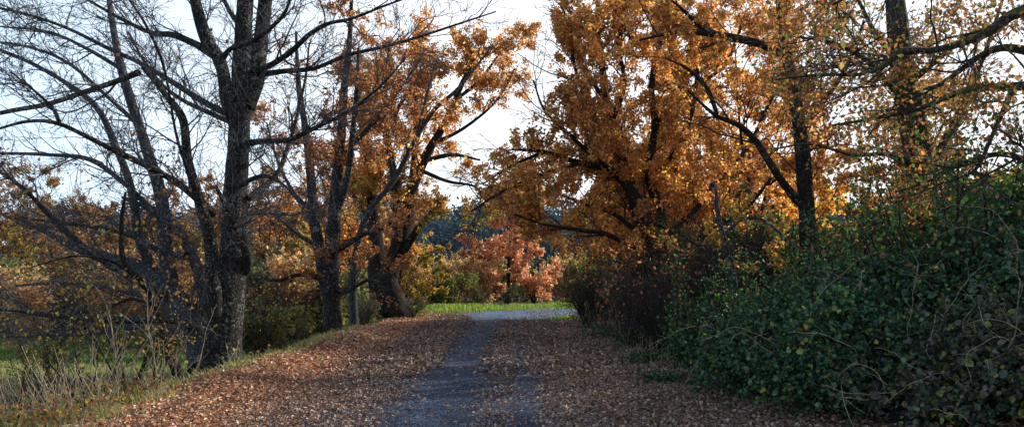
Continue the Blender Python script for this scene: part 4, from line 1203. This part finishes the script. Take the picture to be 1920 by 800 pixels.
# weedy bank clumps at the lower left
for i, (px, d, r_, lb) in enumerate([(40, 8.2, .6, 'leafy weed clump in the lower corner of the bank'), (130, 8.6, .5, 'leafy weed clump under the leaning dry stalk'), (250, 9.8, .45, 'leafy weed clump at the foot of the tall stalks'), (10, 10, .6, 'leafy weed clump at the edge of view above the corner')]):
    x_ = (px - 960) / F * d; zz = ground(x_, d)
    t = empty('weed_clump', (x_, d, zz)); tag(t, lb, 'weeds', 'weed clumps on the bank')
    m = int(1300 * r_)
    pp = np.stack([r_ * .6 * RNG.normal(size=m), r_ * .6 * RNG.normal(size=m), .35 * RNG.random(m) ** 1.5], 1)
    b = MB(); leaves(b, pp, .045, palette(m, OLIVE + BROWN + GREEN[2:4]), ROUND); b.build('foliage', M_LEAF, t)
    K = 5; m = int(160 * r_); p0 = np.stack([r_ * .6 * RNG.normal(size=m), r_ * .6 * RNG.normal(size=m), np.zeros(m)], 1)
    dd = RNG.normal(size=(m, 3)) * .6 + [0, 0, 1]
    pts = p0[:, None] + dd[:, None] * (np.linspace(0, 1, K)[None, :, None] * .4) + .02 * RNG.normal(size=(m, K, 3))
    b = MB(); tubes(b, pts, np.full((m, K), .0028), 3); b.build('stems', B_STRAW, t)['kind'] = 'stuff'

# ------------------------------------------------------------------ LIGHT
w = bpy.data.worlds.new('World'); scene.world = w; w.use_nodes = True
nt = w.node_tree; nt.nodes.clear()
wo = nt.nodes.new('ShaderNodeOutputWorld'); bg = nt.nodes.new('ShaderNodeBackground')
sky = nt.nodes.new('ShaderNodeTexSky'); sky.sky_type = 'NISHITA'; sky.sun_disc = False
sky.sun_elevation = SUN_EL; sky.sun_rotation = SUN_AZ; sky.air_density = 1.0; sky.dust_density = 1.5; sky.ozone_density = 1.5
# thin bright autumn haze over the blue
tcw = nt.nodes.new('ShaderNodeTexCoord'); mpw = nt.nodes.new('ShaderNodeMapping'); mpw.inputs['Scale'].default_value = (1, 1, 3)
nzw = nt.nodes.new('ShaderNodeTexNoise'); nzw.inputs['Scale'].default_value = 2.2; nzw.inputs['Detail'].default_value = 5
nt.links.new(tcw.outputs['Generated'], mpw.inputs[0]); nt.links.new(mpw.outputs[0], nzw.inputs['Vector'])
mrw = nt.nodes.new('ShaderNodeMapRange'); mrw.inputs[1].default_value = .35; mrw.inputs[2].default_value = .62
mrw.inputs[3].default_value = .78; mrw.inputs[4].default_value = .95
nt.links.new(nzw.outputs['Fac'], mrw.inputs[0])
hcw = nt.nodes.new('ShaderNodeMix'); hcw.data_type = 'RGBA'; hcw.inputs[6].default_value = (6.2, 8.2, 10.2, 1); hcw.inputs[7].default_value = (8.8, 9.1, 9.5, 1)
sxw = nt.nodes.new('ShaderNodeSeparateXYZ'); nt.links.new(tcw.outputs['Generated'], sxw.inputs[0])
mxx = nt.nodes.new('ShaderNodeMapRange'); mxx.inputs[1].default_value = -.60; mxx.inputs[2].default_value = -.05
nt.links.new(sxw.outputs[0], mxx.inputs[0]); nt.links.new(mxx.outputs[0], hcw.inputs[0])
mxw = nt.nodes.new('ShaderNodeMix'); mxw.data_type = 'RGBA'; nt.links.new(hcw.outputs[2], mxw.inputs[7])
spw = nt.nodes.new('ShaderNodeSeparateXYZ'); nt.links.new(tcw.outputs['Generated'], spw.inputs[0])
hzw = nt.nodes.new('ShaderNodeMapRange'); hzw.interpolation_type = 'SMOOTHSTEP'
hzw.inputs[1].default_value = .34; hzw.inputs[2].default_value = .50; hzw.inputs[3].default_value = 1.0; hzw.inputs[4].default_value = .18
nt.links.new(spw.outputs[2], hzw.inputs[0])
mlw = nt.nodes.new('ShaderNodeMath'); mlw.operation = 'MULTIPLY'
nt.links.new(mrw.outputs[0], mlw.inputs[0]); nt.links.new(hzw.outputs[0], mlw.inputs[1])
nt.links.new(mlw.outputs[0], mxw.inputs[0]); nt.links.new(sky.outputs[0], mxw.inputs[6])
nt.links.new(mxw.outputs[2], bg.inputs[0]); bg.inputs[1].default_value = .15
nt.links.new(bg.outputs[0], wo.inputs[0])
sl = bpy.data.lights.new('sun', 'SUN'); sl.energy = 5.0; sl.angle = math.radians(.6); sl.color = (1, .90, .76)
so = bpy.data.objects.new('sun', sl); col.objects.link(so)
from mathutils import Vector
sd = Vector((math.sin(SUN_AZ) * math.cos(SUN_EL), math.cos(SUN_AZ) * math.cos(SUN_EL), math.sin(SUN_EL)))
so.rotation_euler = sd.to_track_quat('Z', 'Y').to_euler(); so.location = sd * 50

# ------------------------------------------------------------------ CAMERA
cd = bpy.data.cameras.new('camera'); cam = bpy.data.objects.new('camera', cd); col.objects.link(cam)
cam.location = (0, 0, CH); cam.rotation_euler = (math.radians(90), 0, 0)
cd.sensor_width = 36; cd.lens = 36 * F / 1920; cd.shift_y = (HZ - 400) / 1920
cd.clip_end = 2000; cd.clip_start = .1
scene.camera = cam
scene.view_settings.view_transform = 'Standard'; scene.view_settings.look = 'None'; scene.view_settings.exposure = 0
scene.cycles.max_bounces = 6; scene.cycles.diffuse_bounces = 3; scene.cycles.transmission_bounces = 4; scene.cycles.glossy_bounces = 2
scene.render.resolution_x = 1024; scene.render.resolution_y = 426
